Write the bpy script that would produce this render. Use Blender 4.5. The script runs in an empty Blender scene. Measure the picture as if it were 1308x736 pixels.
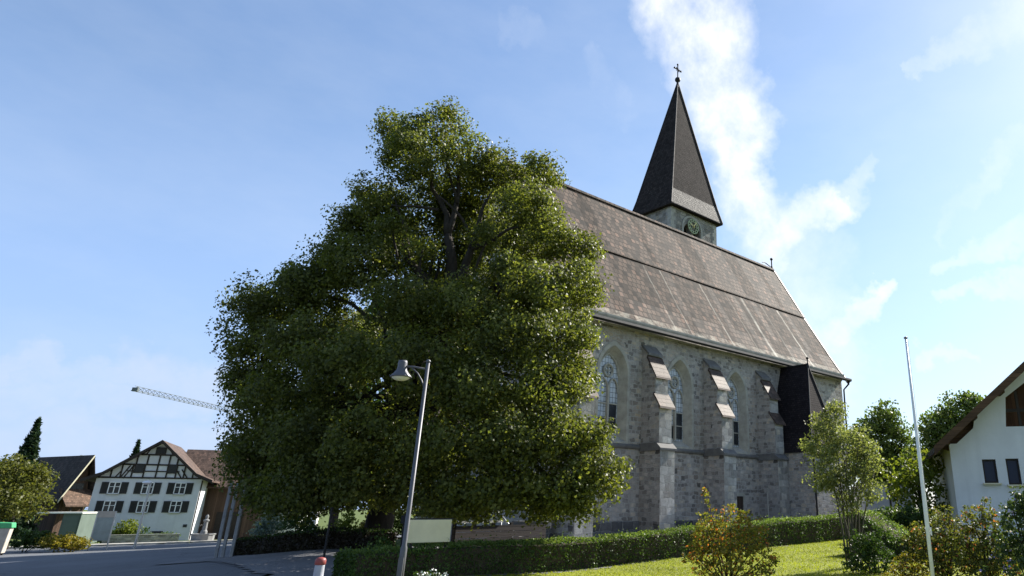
import bpy, bmesh, math, random
import numpy as np
from mathutils import Vector, Matrix, noise as mnoise
from mathutils.geometry import tessellate_polygon

R = math.radians
scene = bpy.context.scene
col = scene.collection

# ------------------------------------------------------------------ camera
FPX, CX, CY, WPX, HPX = 884.0, 875.0, 320.0, 1308.0, 736.0
PITCH = math.atan2(330.0, 884.0)
CAM = Vector((0, 0, 2.5))
cd = bpy.data.cameras.new('camera')
cam = bpy.data.objects.new('camera', cd)
col.objects.link(cam)
cam.location = CAM
cam.rotation_euler = (math.pi / 2 + PITCH, 0, 0)
cd.sensor_width = 36
cd.lens = FPX / WPX * 36
cd.shift_x = -(CX - WPX / 2) / WPX
cd.shift_y = -(HPX / 2 - CY) / WPX
cd.clip_end = 6000
scene.camera = cam

# ------------------------------------------------------------------ light
SUN_AZ, SUN_EL = 44.0, 36.5
SKY_STRENGTH = 0.075
scene.view_settings.view_transform = 'Standard'
scene.view_settings.look = 'None'
scene.view_settings.exposure = 1.32
scene.view_settings.gamma = 1
scene.view_settings.use_curve_mapping = False
sd = bpy.data.lights.new('sun', 'SUN')
sd.energy = 5.0
sd.angle = R(0.53)
sd.color = (1.0, 0.95, 0.86)
sun = bpy.data.objects.new('sun', sd)
col.objects.link(sun)
sdir = Vector((math.sin(R(SUN_AZ)) * math.cos(R(SUN_EL)), math.cos(R(SUN_AZ)) * math.cos(R(SUN_EL)), math.sin(R(SUN_EL))))
sun.rotation_euler = sdir.to_track_quat('Z', 'Y').to_euler()
sun.location = sdir * 200


def ray(px, py):
    a, b = (px - CX) / FPX, (CY - py) / FPX
    return Vector((a, math.cos(PITCH) - b * math.sin(PITCH), math.sin(PITCH) + b * math.cos(PITCH)))


def P(px, py, Y):
    d = ray(px, py)
    return CAM + d * (Y / d.y)


class NT:
    """small node-tree writer"""
    def __init__(s, tree):
        s.t = tree
        s.n = tree.nodes
        s.l = tree.links

    def new(s, typ, **kw):
        nd = s.n.new(typ)
        for k, v in kw.items():
            setattr(nd, k, v)
        return nd

    def put(s, inp, v):
        if isinstance(v, bpy.types.NodeSocket):
            s.l.new(v, inp)
        else:
            inp.default_value = v

    def math(s, op, a, b=None, c=None, clamp=False):
        nd = s.new('ShaderNodeMath', operation=op)
        nd.use_clamp = clamp
        for i, v in enumerate((a, b, c)):
            if v is not None:
                s.put(nd.inputs[i], v)
        return nd.outputs[0]

    def vmath(s, op, a, b=None, scale=None, out=0):
        nd = s.new('ShaderNodeVectorMath', operation=op)
        s.put(nd.inputs[0], a)
        if b is not None:
            s.put(nd.inputs[1], b)
        if scale is not None:
            s.put(nd.inputs['Scale'], scale)
        return nd.outputs[out]

    def noise(s, vec, scale, detail=4, rough=0.55, dist=0.0, out='Fac'):
        nd = s.new('ShaderNodeTexNoise')
        if vec is not None:
            s.l.new(vec, nd.inputs['Vector'])
        nd.inputs['Scale'].default_value = scale
        nd.inputs['Detail'].default_value = detail
        nd.inputs['Roughness'].default_value = rough
        nd.inputs['Distortion'].default_value = dist
        return nd.outputs[out]

    def ramp(s, fac, stops, interp='LINEAR'):
        nd = s.new('ShaderNodeValToRGB')
        cr = nd.color_ramp
        cr.interpolation = interp
        while len(cr.elements) < len(stops):
            cr.elements.new(0.5)
        for e, (p, c) in zip(cr.elements, stops):
            e.position = p
            e.color = (c, c, c, 1) if isinstance(c, (int, float)) else (*c, 1)
        s.l.new(fac, nd.inputs[0])
        return nd.outputs[0]

    def mix(s, fac, a, b, mode='MIX'):
        nd = s.new('ShaderNodeMix', data_type='RGBA', blend_type=mode)
        s.put(nd.inputs['Factor'], fac)
        for k, v in ((6, a), (7, b)):
            if isinstance(v, bpy.types.NodeSocket):
                s.l.new(v, nd.inputs[k])
            else:
                nd.inputs[k].default_value = (*v, 1) if len(v) == 3 else v
        return nd.outputs[2]

    def mapping(s, vec, scale=(1, 1, 1), loc=(0, 0, 0), rot=(0, 0, 0)):
        nd = s.new('ShaderNodeMapping')
        s.l.new(vec, nd.inputs[0])
        nd.inputs['Scale'].default_value = scale
        nd.inputs['Location'].default_value = loc
        nd.inputs['Rotation'].default_value = rot
        return nd.outputs[0]


# ------------------------------------------------------------------ sky
world = bpy.data.worlds.new('World')
scene.world = world
world.use_nodes = True
w = NT(world.node_tree)
w.n.clear()
sky = w.new('ShaderNodeTexSky', sky_type='NISHITA')
sky.sun_disc = False
sky.sun_elevation = R(SUN_EL)
sky.sun_rotation = R(SUN_AZ)
sky.altitude = 450
sky.air_density = 1.15
sky.dust_density = 0.35
sky.ozone_density = 2.5
tc = w.new('ShaderNodeTexCoord').outputs['Generated']
sep = w.new('ShaderNodeSeparateXYZ')
w.l.new(tc, sep.inputs[0])
az = w.math('ARCTAN2', sep.outputs[0], sep.outputs[1])
el = w.math('ARCSINE', sep.outputs[2])
cmb = w.new('ShaderNodeCombineXYZ')
w.l.new(az, cmb.inputs[0])
w.l.new(el, cmb.inputs[1])
ae = cmb.outputs[0]
# ragged cloud outlines: warp the direction with noise
n1 = w.noise(ae, 9.0, 5, 0.6, 0.0, 'Color')
n1v = w.vmath('SCALE', w.vmath('SUBTRACT', n1, (0.5, 0.5, 0.5)), scale=0.11)
n2 = w.noise(ae, 38.0, 4, 0.6, 0.0, 'Color')
n2v = w.vmath('SCALE', w.vmath('SUBTRACT', n2, (0.5, 0.5, 0.5)), scale=0.035)
wp = w.vmath('MULTIPLY', w.vmath('ADD', ae, w.vmath('ADD', n1v, n2v)), (1, 1, 0))


def azel(px, py):
    d = ray(px, py)
    return math.atan2(d.x, d.y), math.atan2(d.z, math.hypot(d.x, d.y))


def streak(p0, p1, r0, r1, amp):
    """a soft band of cloud between two directions of the sky, radii in radians"""
    a, b = azel(*p0), azel(*p1)
    ab = (b[0] - a[0], b[1] - a[1], 0)
    l2 = max(ab[0] ** 2 + ab[1] ** 2, 1e-6)
    pa = w.vmath('SUBTRACT', wp, (a[0], a[1], 0))
    t = w.math('MULTIPLY', w.vmath('DOT_PRODUCT', pa, ab, out=1), 1 / l2, clamp=True)
    q = w.vmath('SUBTRACT', pa, w.vmath('SCALE', ab, scale=t))
    dist = w.vmath('LENGTH', q, out=1)
    rad = w.math('MULTIPLY_ADD', t, r1 - r0, r0)
    v = w.math('SUBTRACT', 1.0, w.math('DIVIDE', dist, rad), clamp=True)
    v = w.math('SMOOTH_MIN', w.math('MULTIPLY', v, 1.6), 1.0, 0.4)
    return w.math('MULTIPLY', v, amp)


CLOUDS = [((850, -60), (900, 60), .10, .10, 1.0), ((905, 60), (940, 170), .095, .075, 1.0), ((925, 120), (950, 250), .05, .06, 1.0),
          ((950, 250), (985, 300), .065, .065, .95), ((985, 300), (1060, 255), .06, .03, .8), ((1060, 255), (1110, 195), .03, .015, .35),
          ((975, 300), (1010, 370), .075, .09, .4), ((1040, 430), (1140, 368), .045, .012, .65), ((1010, 370), (1060, 470), .09, .07, .45),
          ((1190, 345), (1330, 285), .012, .026, .34), ((1210, 385), (1340, 335), .012, .03, .36), ((1150, 90), (1340, 10), .012, .05, .30),
          ((1210, 300), (1300, 170), .015, .03, .22), ((1170, 458), (1240, 462), .014, .012, .35), ((640, 40), (690, 50), .02, .03, .10),
          ((760, 80), (800, 140), .03, .04, .14), ((-60, 488), (170, 482), .018, .014, .45), ((-40, 522), (290, 505), .03, .03, .5),
          ((180, 470), (330, 500), .03, .05, .5), ((-60, 560), (330, 570), .035, .04, .45)]
LOWC = CLOUDS[-4:]
CLOUDS = CLOUDS[:-4] + [((1030, 380), (1075, 470), .08, .06, .4), ((960, 270), (1030, 340), .07, .08, .4)]
low = None
for c in LOWC:
    v = streak(*c)
    low = v if low is None else w.math('MAXIMUM', low, v)
dens = None
for c in CLOUDS:
    v = streak(*c)
    dens = v if dens is None else w.math('MAXIMUM', dens, v)
fib = w.noise(w.mapping(ae, (14, 14, 1), rot=(0, 0, R(35))), 1.0, 6, 0.62)
fib = w.ramp(fib, [(0.28, 0.25), (0.68, 1.0)])
dens = w.math('MULTIPLY', dens, fib, clamp=True)
veil = w.math('MULTIPLY', w.ramp(w.noise(w.mapping(ae, (3, 7, 1), rot=(0, 0, R(20))), 1.0, 5, 0.6), [(0.40, 0.0), (0.85, 1.0)]), 0.12)
dens = w.math('MAXIMUM', dens, veil)
left_ = w.ramp(w.math('MULTIPLY_ADD', az, -0.9, 0.45), [(0.05, 0.0), (0.75, 1.0)])
haze_ = w.math('MULTIPLY', w.ramp(w.math('MULTIPLY', el, 2.0), [(0.0, .95), (0.35, .8), (0.7, .42), (1.0, .22)]), w.math('MULTIPLY_ADD', left_, 0.35, 0.6))
hazec = w.mix(left_, (3.7, 4.6, 5.6), (2.35, 3.4, 5.75))
skyc = w.mix(haze_, sky.outputs[0], hazec)
skyc = w.mix(w.math('MULTIPLY', low, fib, clamp=True), skyc, (4.1, 4.4, 4.9))
skyc = w.mix(dens, skyc, (6.5, 6.6, 6.7))
bg = w.new('ShaderNodeBackground')
w.l.new(skyc, bg.inputs['Color'])
bg.inputs['Strength'].default_value = SKY_STRENGTH
wo = w.new('ShaderNodeOutputWorld')
w.l.new(bg.outputs[0], wo.inputs[0])

# ------------------------------------------------------------------ materials
MATS = {}


def material(name, build):
    m = bpy.data.materials.new(name)
    m.use_nodes = True
    t = NT(m.node_tree)
    t.n.clear()
    out = t.new('ShaderNodeOutputMaterial')
    sh = build(t)
    t.l.new(sh, out.inputs[0])
    MATS[name] = m
    return m


def bsdf(t, colour, rough=0.8, spec=0.4, metal=0.0, bump=None, bstr=0.3, bdist=0.02):
    b = t.new('ShaderNodeBsdfPrincipled')
    if isinstance(colour, tuple):
        colour = (*colour, 1)
    t.put(b.inputs['Base Color'], colour)
    t.put(b.inputs['Roughness'], rough)
    b.inputs['Specular IOR Level'].default_value = spec
    b.inputs['Metallic'].default_value = metal
    if bump is not None:
        bn = t.new('ShaderNodeBump')
        bn.inputs['Strength'].default_value = bstr
        bn.inputs['Distance'].default_value = bdist
        t.l.new(bump, bn.inputs['Height'])
        t.l.new(bn.outputs[0], b.inputs['Normal'])
    return b.outputs[0]


def uvn(t):
    return t.new('ShaderNodeTexCoord').outputs['UV']


def objc(t):
    return t.new('ShaderNodeTexCoord').outputs['Object']


def plain(name, c, rough=0.7, spec=0.4, metal=0.0, var=0.25, scale=3.0, bstr=0.15):
    def f(t):
        n = t.noise(objc(t), scale, 6, 0.65)
        k = t.ramp(n, [(0.3, 1 - var), (0.7, 1 + var * 0.6)])
        cc = t.mix(1.0, c, k, 'MULTIPLY')
        rr = t.math('MULTIPLY_ADD', n, 0.3, rough - 0.15)
        return bsdf(t, cc, rr, spec, metal, t.noise(objc(t), scale * 12, 3), bstr, 0.01)
    return material(name, f)


def stone_wall(name, base, dark, bw, bh, holes=True, mortar=(0.30, 0.29, 0.27), gain=1.0):
    def f(t):
        uv = uvn(t)
        dn = t.vmath('SCALE', t.vmath('SUBTRACT', t.noise(uv, 2.2, 3, 0.6, 0, 'Color'), (0.5, 0.5, 0.5)), scale=0.30)
        uv2 = t.vmath('ADD', uv, dn)
        br = t.new('ShaderNodeTexBrick')
        t.l.new(uv2, br.inputs['Vector'])
        br.offset = 0.43
        br.squash = 0.7
        br.squash_frequency = 3
        br.inputs['Scale'].default_value = 1
        br.inputs['Brick Width'].default_value = bw
        br.inputs['Row Height'].default_value = bh
        br.inputs['Mortar Size'].default_value = 0.022
        br.inputs['Mortar Smooth'].default_value = 0.35
        br.inputs['Bias'].default_value = 0
        br.inputs['Color1'].default_value = (0.05, 0.05, 0.05, 1)
        br.inputs['Color2'].default_value = (0.95, 0.95, 0.95, 1)
        br.inputs['Mortar'].default_value = (0.5, 0.5, 0.5, 1)
        tone = t.ramp(br.outputs['Color'], [(0.05, dark), (0.2, [x * 0.7 for x in base]), (0.5, base), (0.8, [x * 1.25 for x in base]), (0.95, [base[0] * 1.3, base[1] * 1.2, base[2] * 1.02])])
        n = t.noise(uv, 5.0, 8, 0.72)
        tone = t.mix(1.0, tone, t.ramp(n, [(0.25, 0.62), (0.75, 1.3)]), 'MULTIPLY')
        big = t.noise(uv, 0.45, 5, 0.6)
        tone = t.mix(1.0, tone, t.ramp(big, [(0.3, 0.78), (0.7, 1.18)]), 'MULTIPLY')
        warm = t.ramp(t.noise(uv, 0.8, 4, 0.6, 0.5), [(0.45, 0.0), (0.7, 1.0)])
        tone = t.mix(t.math('MULTIPLY', warm, 0.35), tone, (base[0] * 1.05, base[1] * 0.86, base[2] * 0.66))
        c = t.mix(br.outputs['Fac'], tone, mortar)
        if holes:   # single darker weathered blocks
            vo = t.new('ShaderNodeTexVoronoi', feature='F1', distance='CHEBYCHEV')
            t.l.new(t.mapping(uv2, (1 / 0.62, 1 / 0.5, 1)), vo.inputs['Vector'])
            vo.inputs['Scale'].default_value = 1
            hs = t.new('ShaderNodeSeparateColor')
            t.l.new(vo.outputs['Color'], hs.inputs[0])
            sel = t.math('GREATER_THAN', hs.outputs[0], 0.86)
            ins = t.math('LESS_THAN', vo.outputs['Distance'], 0.23)
            c = t.mix(t.math('MULTIPLY', t.math('MULTIPLY', sel, ins), 0.72), c, (0.05, 0.048, 0.047))
        stain = t.ramp(t.noise(t.mapping(uv, (2.2, 0.12, 1)), 1.0, 5, 0.6), [(0.52, 0.0), (0.75, 0.45)])
        c = t.mix(stain, c, [x * 0.42 for x in base])
        h = t.math('ADD', t.math('MULTIPLY', br.outputs['Fac'], -1.0), t.math('MULTIPLY', t.noise(uv, 14, 6, 0.7), 0.8))
        return bsdf(t, c, 0.9, 0.2, 0, h, 1.0, 0.045)
    return material(name, f)


def tile_roof(name, base, bw, bh, rough=0.6, spec=0.4, var=0.45, lip=0.03, streaks=False, moss=0.0, gap=0.012):
    def f(t):
        uv = uvn(t)
        br = t.new('ShaderNodeTexBrick')
        wob = t.vmath('SCALE', t.vmath('SUBTRACT', t.noise(uv, 3.0, 2, 0.5, 0, 'Color'), (0.5, 0.5, 0.5)), scale=0.03)
        t.l.new(t.vmath('ADD', uv, wob), br.inputs['Vector'])
        br.offset = 0.5
        br.inputs['Scale'].default_value = 1
        br.inputs['Brick Width'].default_value = bw
        br.inputs['Row Height'].default_value = bh
        br.inputs['Mortar Size'].default_value = gap
        br.inputs['Mortar Smooth'].default_value = 0.1
        br.inputs['Color1'].default_value = (0, 0, 0, 1)
        br.inputs['Color2'].default_value = (1, 1, 1, 1)
        br.inputs['Mortar'].default_value = (0.2, 0.2, 0.2, 1)
        tone = t.ramp(br.outputs['Color'], [(0.0, [x * (1 - var) for x in base]), (0.5, base), (0.85, [x * (1 + var * .6) for x in base]), (1.0, [base[0] * (1 + var * 1.4), base[1] * (1 + var * 1.1), base[2] * (1 + var)])])
        big = t.noise(uv, 0.5, 6, 0.65)
        tone = t.mix(1.0, tone, t.ramp(big, [(0.3, 0.75), (0.7, 1.2)]), 'MULTIPLY')
        lich = t.ramp(t.noise(uv, 7.0, 6, 0.75), [(0.56, 0.0), (0.68, 1.0)])
        tone = t.mix(t.math('MULTIPLY', lich, 0.3 + moss), tone, (0.13, 0.12, 0.10))
        c = t.mix(t.math('MULTIPLY', br.outputs['Fac'], 0.75), tone, [x * 0.25 for x in base])
        if streaks:   # pale run-off stains down the lower slope below the break of the roof
            sp = t.new('ShaderNodeSeparateXYZ')
            t.l.new(objc(t), sp.inputs[0])
            s1 = t.noise(t.mapping(objc(t), (2.6, 0.05, 0.05)), 1.0, 3, 0.7)
            s1 = t.ramp(s1, [(0.60, 0.0), (0.72, 1.0)])
            low = t.math('MULTIPLY', t.math('LESS_THAN', sp.outputs[2], 14.9), t.ramp(t.noise(objc(t), 0.35, 3), [(0.35, 0.15), (0.7, 1.0)]))
            c = t.mix(t.math('MULTIPLY', t.math('MULTIPLY', s1, low), 0.35), c, (0.36, 0.34, 0.29))
            for (u, wd, am) in ((-3.55, 0.09, .85), (-7.85, 0.12, .95), (-12.2, 0.06, .6), (-15.9, 0.06, .45), (-9.6, .05, .3), (-5.6, .05, .3), (-17.3, .05, .4)):
                wv = t.math('MULTIPLY_ADD', t.noise(objc(t), 1.3, 3), 0.25, -0.125)
                dd = t.math('ABSOLUTE', t.math('ADD', t.math('SUBTRACT', sp.outputs[0], u), wv))
                k = t.math('SUBTRACT', 1.0, t.math('DIVIDE', dd, wd * 1.5), clamp=True)
                k = t.math('MULTIPLY', t.math('MULTIPLY', k, t.math('LESS_THAN', sp.outputs[2], 15.05)), t.ramp(t.noise(objc(t), 1.1, 4), [(0.3, 0.25), (0.6, 1.0)]))
                c = t.mix(t.math('MULTIPLY', k, am), c, (0.58, 0.54, 0.46))
            ev = t.math('MULTIPLY', t.math('LESS_THAN', sp.outputs[2], 10.85), t.ramp(t.noise(objc(t), 2.2, 5, 0.7), [(0.42, 0.0), (0.6, 0.9)]))
            c = t.mix(t.math('MULTIPLY', ev, 0.6), c, (0.42, 0.39, 0.32))
        # every course laps the one below: height falls along the slope inside each row
        sv = t.new('ShaderNodeSeparateXYZ')
        t.l.new(uv, sv.inputs[0])
        saw = t.math('FRACT', t.math('DIVIDE', sv.outputs[1], bh))
        h = t.math('ADD', t.math('MULTIPLY', saw, -1.0), t.math('MULTIPLY', br.outputs['Color'], 0.5))
        return bsdf(t, c, rough, spec, 0, h, 0.8, lip)
    return material(name, f)


def leaf(name, ca, cb, cc, trans=0.35, rough=0.5, flower=None, famount=0.0, spec=0.16):
    def f(t):
        g = t.new('ShaderNodeNewGeometry')
        r = g.outputs['Random Per Island']
        tone = t.ramp(r, [(0.0, ca), (0.5, cb), (1.0, cc)])
        big = t.noise(objc(t), 0.7, 4, 0.6)
        tone = t.mix(1.0, tone, t.ramp(big, [(0.3, 0.70), (0.7, 1.35)]), 'MULTIPLY')
        if flower:
            k = t.math('GREATER_THAN', t.math('ADD', t.math('FRACT', t.math('MULTIPLY', r, 37.13)), t.math('MULTIPLY', t.noise(objc(t), 2.2, 3), 0.5)), 1.25 - famount)
            tone = t.mix(k, tone, flower)
        p = bsdf(t, tone, rough, spec)
        tr = t.new('ShaderNodeBsdfTranslucent')
        t.l.new(t.mix(1.0, tone, (1.75, 1.8, 0.75), 'MULTIPLY'), tr.inputs[0])
        mx = t.new('ShaderNodeMixShader')
        mx.inputs[0].default_value = trans
        t.l.new(p, mx.inputs[1])
        t.l.new(tr.outputs[0], mx.inputs[2])
        return mx.outputs[0]
    return material(name, f)


def bark_f(c):
    def f(t):
        n = t.noise(t.mapping(objc(t), (6, 6, 1.2)), 1.5, 7, 0.7)
        return bsdf(t, t.ramp(n, [(0.3, [x * 0.45 for x in c]), (0.7, [x * 1.4 for x in c])]), 0.9, 0.2, 0, n, 0.8, 0.04)
    return f


def wood_planks(name, c, wd=0.18, vert=True, var=0.5):
    def f(t):
        uv = uvn(t)
        sp = t.new('ShaderNodeSeparateXYZ')
        t.l.new(uv, sp.inputs[0])
        a = t.math('DIVIDE', sp.outputs[0 if vert else 1], wd)
        idx = t.math('FLOOR', a)
        fr = t.math('FRACT', a)
        wn = t.new('ShaderNodeTexWhiteNoise', noise_dimensions='1D')
        t.l.new(idx, wn.inputs['W'])
        gr = t.noise(t.mapping(uv, (14, 0.9, 1) if vert else (0.9, 14, 1)), 1, 6, 0.65)
        k = t.math('ADD', t.math('MULTIPLY', wn.outputs[0], 0.5), t.math('MULTIPLY', gr, 0.7))
        cc = t.ramp(k, [(0.2, [x * (1 - var) for x in c]), (0.9, [x * (1 + var) for x in c])])
        gap = t.math('LESS_THAN', fr, 0.07)
        cc = t.mix(t.math('MULTIPLY', gap, 0.8), cc, [x * 0.15 for x in c])
        return bsdf(t, cc, 0.8, 0.25, 0, t.math('SUBTRACT', gr, t.math('MULTIPLY', gap, 2.0)), 0.5, 0.01)
    return material(name, f)


def plaster(name, c, grime=0.25):
    def f(t):
        o = objc(t)
        n = t.noise(o, 0.8, 6, 0.65)
        cc = t.mix(1.0, c, t.ramp(n, [(0.3, 1 - grime * .6), (0.7, 1.06)]), 'MULTIPLY')
        st = t.ramp(t.noise(t.mapping(o, (3.0, 3.0, 0.18)), 1.0, 5, 0.65), [(0.5, 0.0), (0.8, grime)])
        cc = t.mix(st, cc, [x * 0.5 for x in c])
        return bsdf(t, cc, 0.85, 0.25, 0, t.noise(o, 40, 4, 0.7), 0.25, 0.01)
    return material(name, f)


stone_wall('church_stone', (0.42, 0.39, 0.365), (0.19, 0.178, 0.17), 0.36, 0.20, True, (0.46, 0.445, 0.42))
stone_wall('buttress_stone', (0.43, 0.42, 0.40), (0.27, 0.26, 0.25), 0.48, 0.36, False, (0.42, 0.41, 0.39))
stone_wall('tower_stone', (0.29, 0.275, 0.25), (0.15, 0.14, 0.13), 0.6, 0.34, False)
stone_wall('low_wall_stone', (0.060, 0.052, 0.048), (0.035, 0.03, 0.028), 0.5, 0.22, False, (0.06, 0.055, 0.05))
stone_wall('pale_wall_stone', (0.42, 0.39, 0.34), (0.25, 0.23, 0.2), 0.5, 0.2, False, (0.4, 0.38, 0.34))
stone_wall('shaded_plinth_stone', (0.15, 0.15, 0.155), (0.06, 0.06, 0.062), 0.7, 0.4, False)
plain('dressed_stone', (0.40, 0.385, 0.34), 0.85, 0.2, 0, 0.3, 2.5, 0.3)
plain('old_buttress_stone', (0.42, 0.42, 0.41), 0.85, 0.2, 0, 0.35, 3.0, 0.3)
plain('moulding_stone', (0.17, 0.165, 0.16), 0.85, 0.2, 0, 0.35, 3.0, 0.3)
tile_roof('church_tiles', (0.070, 0.048, 0.036), 0.34, 0.40, 0.85, 0.2, 0.95, 0.05, True, 0.0, 0.038)
tile_roof('slab_tiles', (0.085, 0.058, 0.044), 0.3, 0.25, 0.7, 0.3, 0.35, 0.02)
tile_roof('spire_shingles', (0.036, 0.030, 0.029), 0.22, 0.2, 0.9, 0.08, 0.35, 0.02)
tile_roof('lit_skirt_shingles', (0.047, 0.040, 0.036), 0.22, 0.2, 0.65, 0.3, 0.35, 0.02)
tile_roof('annex_shingles', (0.026, 0.021, 0.022), 0.18, 0.14, 0.9, 0.1, 0.3, 0.02)
tile_roof('house_tiles', (0.085, 0.055, 0.042), 0.25, 0.3, 0.75, 0.25, 0.4, 0.03)
tile_roof('barn_tiles', (0.055, 0.045, 0.042), 0.25, 0.3, 0.8, 0.2, 0.4, 0.03)
tile_roof('rust_tiles', (0.12, 0.078, 0.055), 0.25, 0.3, 0.8, 0.2, 0.4, 0.03)
plain('dark_metal', (0.025, 0.024, 0.025), 0.6, 0.3, 0.3, 0.3)
plain('zinc', (0.22, 0.23, 0.24), 0.45, 0.5, 0.7, 0.25)
plain('lamp_metal', (0.10, 0.10, 0.115), 0.5, 0.4, 0.2, 0.2)
plain('galvanised', (0.38, 0.39, 0.40), 0.42, 0.5, 0.8, 0.2)
plain('white_paint', (0.72, 0.72, 0.72), 0.45, 0.5, 0, 0.1)
plain('lamp_glass', (0.75, 0.73, 0.66), 0.3, 0.5, 0, 0.1)
plain('verdigris', (0.40, 0.46, 0.27), 0.6, 0.4, 0.2, 0.4)
plain('gilding', (0.55, 0.46, 0.18), 0.4, 0.5, 0.6, 0.2)
plain('void_dark', (0.012, 0.012, 0.014), 0.8, 0.2, 0, 0.3)
plain('iron_grille', (0.02, 0.02, 0.022), 0.6, 0.4, 0.3, 0.2)
plain('crane_steel', (0.12, 0.14, 0.14), 0.5, 0.4, 0.2, 0.2)
plain('board_cream', (0.66, 0.60, 0.43), 0.6, 0.35, 0, 0.14, 1.5)
plain('board_grey', (0.25, 0.29, 0.28), 0.5, 0.4, 0, 0.25, 1.5)
plain('bin_green', (0.06, 0.36, 0.14), 0.45, 0.45, 0, 0.15)
plain('bin_body', (0.40, 0.36, 0.31), 0.7, 0.3, 0, 0.2)
plain('garage_green', (0.10, 0.13, 0.11), 0.6, 0.3, 0, 0.15, 0.8)
plain('bollard_red', (0.24, 0.05, 0.045), 0.5, 0.4, 0, 0.2)
plain('bollard_white', (0.36, 0.37, 0.41), 0.5, 0.4, 0, 0.2)
plain('shutter_dark', (0.030, 0.030, 0.032), 0.6, 0.3, 0, 0.25)
plain('timber_dark', (0.035, 0.028, 0.024), 0.75, 0.25, 0, 0.4, 5)
plain('grey_post_wood', (0.34, 0.34, 0.34), 0.75, 0.25, 0, 0.35, 5)
plain('fountain_stone', (0.22, 0.22, 0.22), 0.8, 0.3, 0, 0.3)
plain('soil', (0.07, 0.055, 0.04), 0.95, 0.15, 0, 0.4, 6)
wood_planks('barn_wood', (0.085, 0.052, 0.036))
wood_planks('soffit_wood', (0.085, 0.048, 0.026), 0.16, False)
wood_planks('fence_wood', (0.030, 0.024, 0.022), 0.17, False)
wood_planks('balcony_wood', (0.11, 0.055, 0.03), 0.14)
wood_planks('door_wood', (0.045, 0.03, 0.022), 0.14)
plaster('white_plaster', (0.66, 0.67, 0.69), 0.18)
plaster('house_plaster', (0.58, 0.59, 0.62), 0.2)
plaster('bright_plaster', (0.80, 0.79, 0.74), 0.15)
plaster('far_plaster', (0.55, 0.56, 0.56), 0.2)
material('bark', bark_f((0.034, 0.028, 0.023)))
material('pale_bark', bark_f((0.085, 0.075, 0.055)))


def glass_f(t):
    uv = uvn(t)
    br = t.new('ShaderNodeTexBrick')
    t.l.new(uv, br.inputs['Vector'])
    br.offset = 0.0
    br.inputs['Scale'].default_value = 1
    br.inputs['Brick Width'].default_value = 0.19
    br.inputs['Row Height'].default_value = 0.24
    br.inputs['Mortar Size'].default_value = 0.012
    br.inputs['Color1'].default_value = (0.36, 0.40, 0.46, 1)
    br.inputs['Color2'].default_value = (0.50, 0.54, 0.59, 1)
    br.inputs['Mortar'].default_value = (0.03, 0.03, 0.03, 1)
    n = t.noise(uv, 9, 3)
    return bsdf(t, br.outputs['Color'], 0.22, 0.7, 0, n, 0.12, 0.01)


material('leaded_glass', glass_f)
plain('dark_glass', (0.015, 0.018, 0.024), 0.25, 0.35, 0, 0.2, 1.0, 0.02)
plain('blue_glass', (0.014, 0.020, 0.045), 0.35, 0.25, 0, 0.2, 1.0, 0.02)

leaf('linden_leaf', (0.052, 0.067, 0.017), (0.088, 0.104, 0.025), (0.145, 0.150, 0.040), 0.46, 0.5, None, 0, 0.26)
leaf('deep_leaf', (0.022, 0.045, 0.013), (0.035, 0.065, 0.016), (0.055, 0.088, 0.022), 0.3)
leaf('yellow_leaf', (0.075, 0.105, 0.016), (0.115, 0.145, 0.022), (0.16, 0.175, 0.03), 0.35)
leaf('olive_leaf', (0.055, 0.066, 0.016), (0.082, 0.090, 0.020), (0.115, 0.115, 0.028), 0.3)
leaf('copper_leaf', (0.022, 0.017, 0.014), (0.032, 0.026, 0.018), (0.04, 0.04, 0.022), 0.15)
leaf('far_leaf', (0.050, 0.080, 0.022), (0.075, 0.108, 0.028), (0.108, 0.14, 0.040), 0.36)
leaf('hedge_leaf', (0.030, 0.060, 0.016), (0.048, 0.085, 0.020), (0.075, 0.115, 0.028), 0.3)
leaf('lit_hedge_leaf', (0.07, 0.11, 0.03), (0.10, 0.145, 0.04), (0.14, 0.18, 0.055), 0.4)  # paler copy for hedge tops: sunlight put into the leaf colour
leaf('conifer_leaf', (0.012, 0.028, 0.016), (0.020, 0.040, 0.020), (0.032, 0.055, 0.026), 0.15)
leaf('orange_shrub_leaf', (0.08, 0.095, 0.020), (0.14, 0.142, 0.028), (0.21, 0.175, 0.038), 0.42, 0.5, (0.38, 0.13, 0.04), 0.12)
leaf('rose_leaf', (0.045, 0.062, 0.018), (0.085, 0.095, 0.024), (0.13, 0.12, 0.03), 0.36, 0.5, (0.30, 0.10, 0.05), 0.05)
leaf('lilac_leaf', (0.028, 0.050, 0.018), (0.045, 0.070, 0.026), (0.07, 0.095, 0.04), 0.3)
leaf('grey_leaf', (0.10, 0.12, 0.05), (0.145, 0.165, 0.07), (0.20, 0.21, 0.10), 0.42)
leaf('silver_leaf', (0.11, 0.15, 0.14), (0.16, 0.21, 0.19), (0.22, 0.27, 0.25), 0.3)
leaf('amber_leaf', (0.11, 0.10, 0.014), (0.16, 0.14, 0.02), (0.22, 0.16, 0.028), 0.35)
leaf('grass_blade', (0.14, 0.170, 0.014), (0.20, 0.230, 0.018), (0.26, 0.265, 0.028), 0.35, 0.6)
plain('petal_violet', (0.35, 0.30, 0.55), 0.6, 0.2, 0, 0.3)
plain('petal_white', (0.75, 0.75, 0.72), 0.6, 0.2, 0, 0.15)


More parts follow.
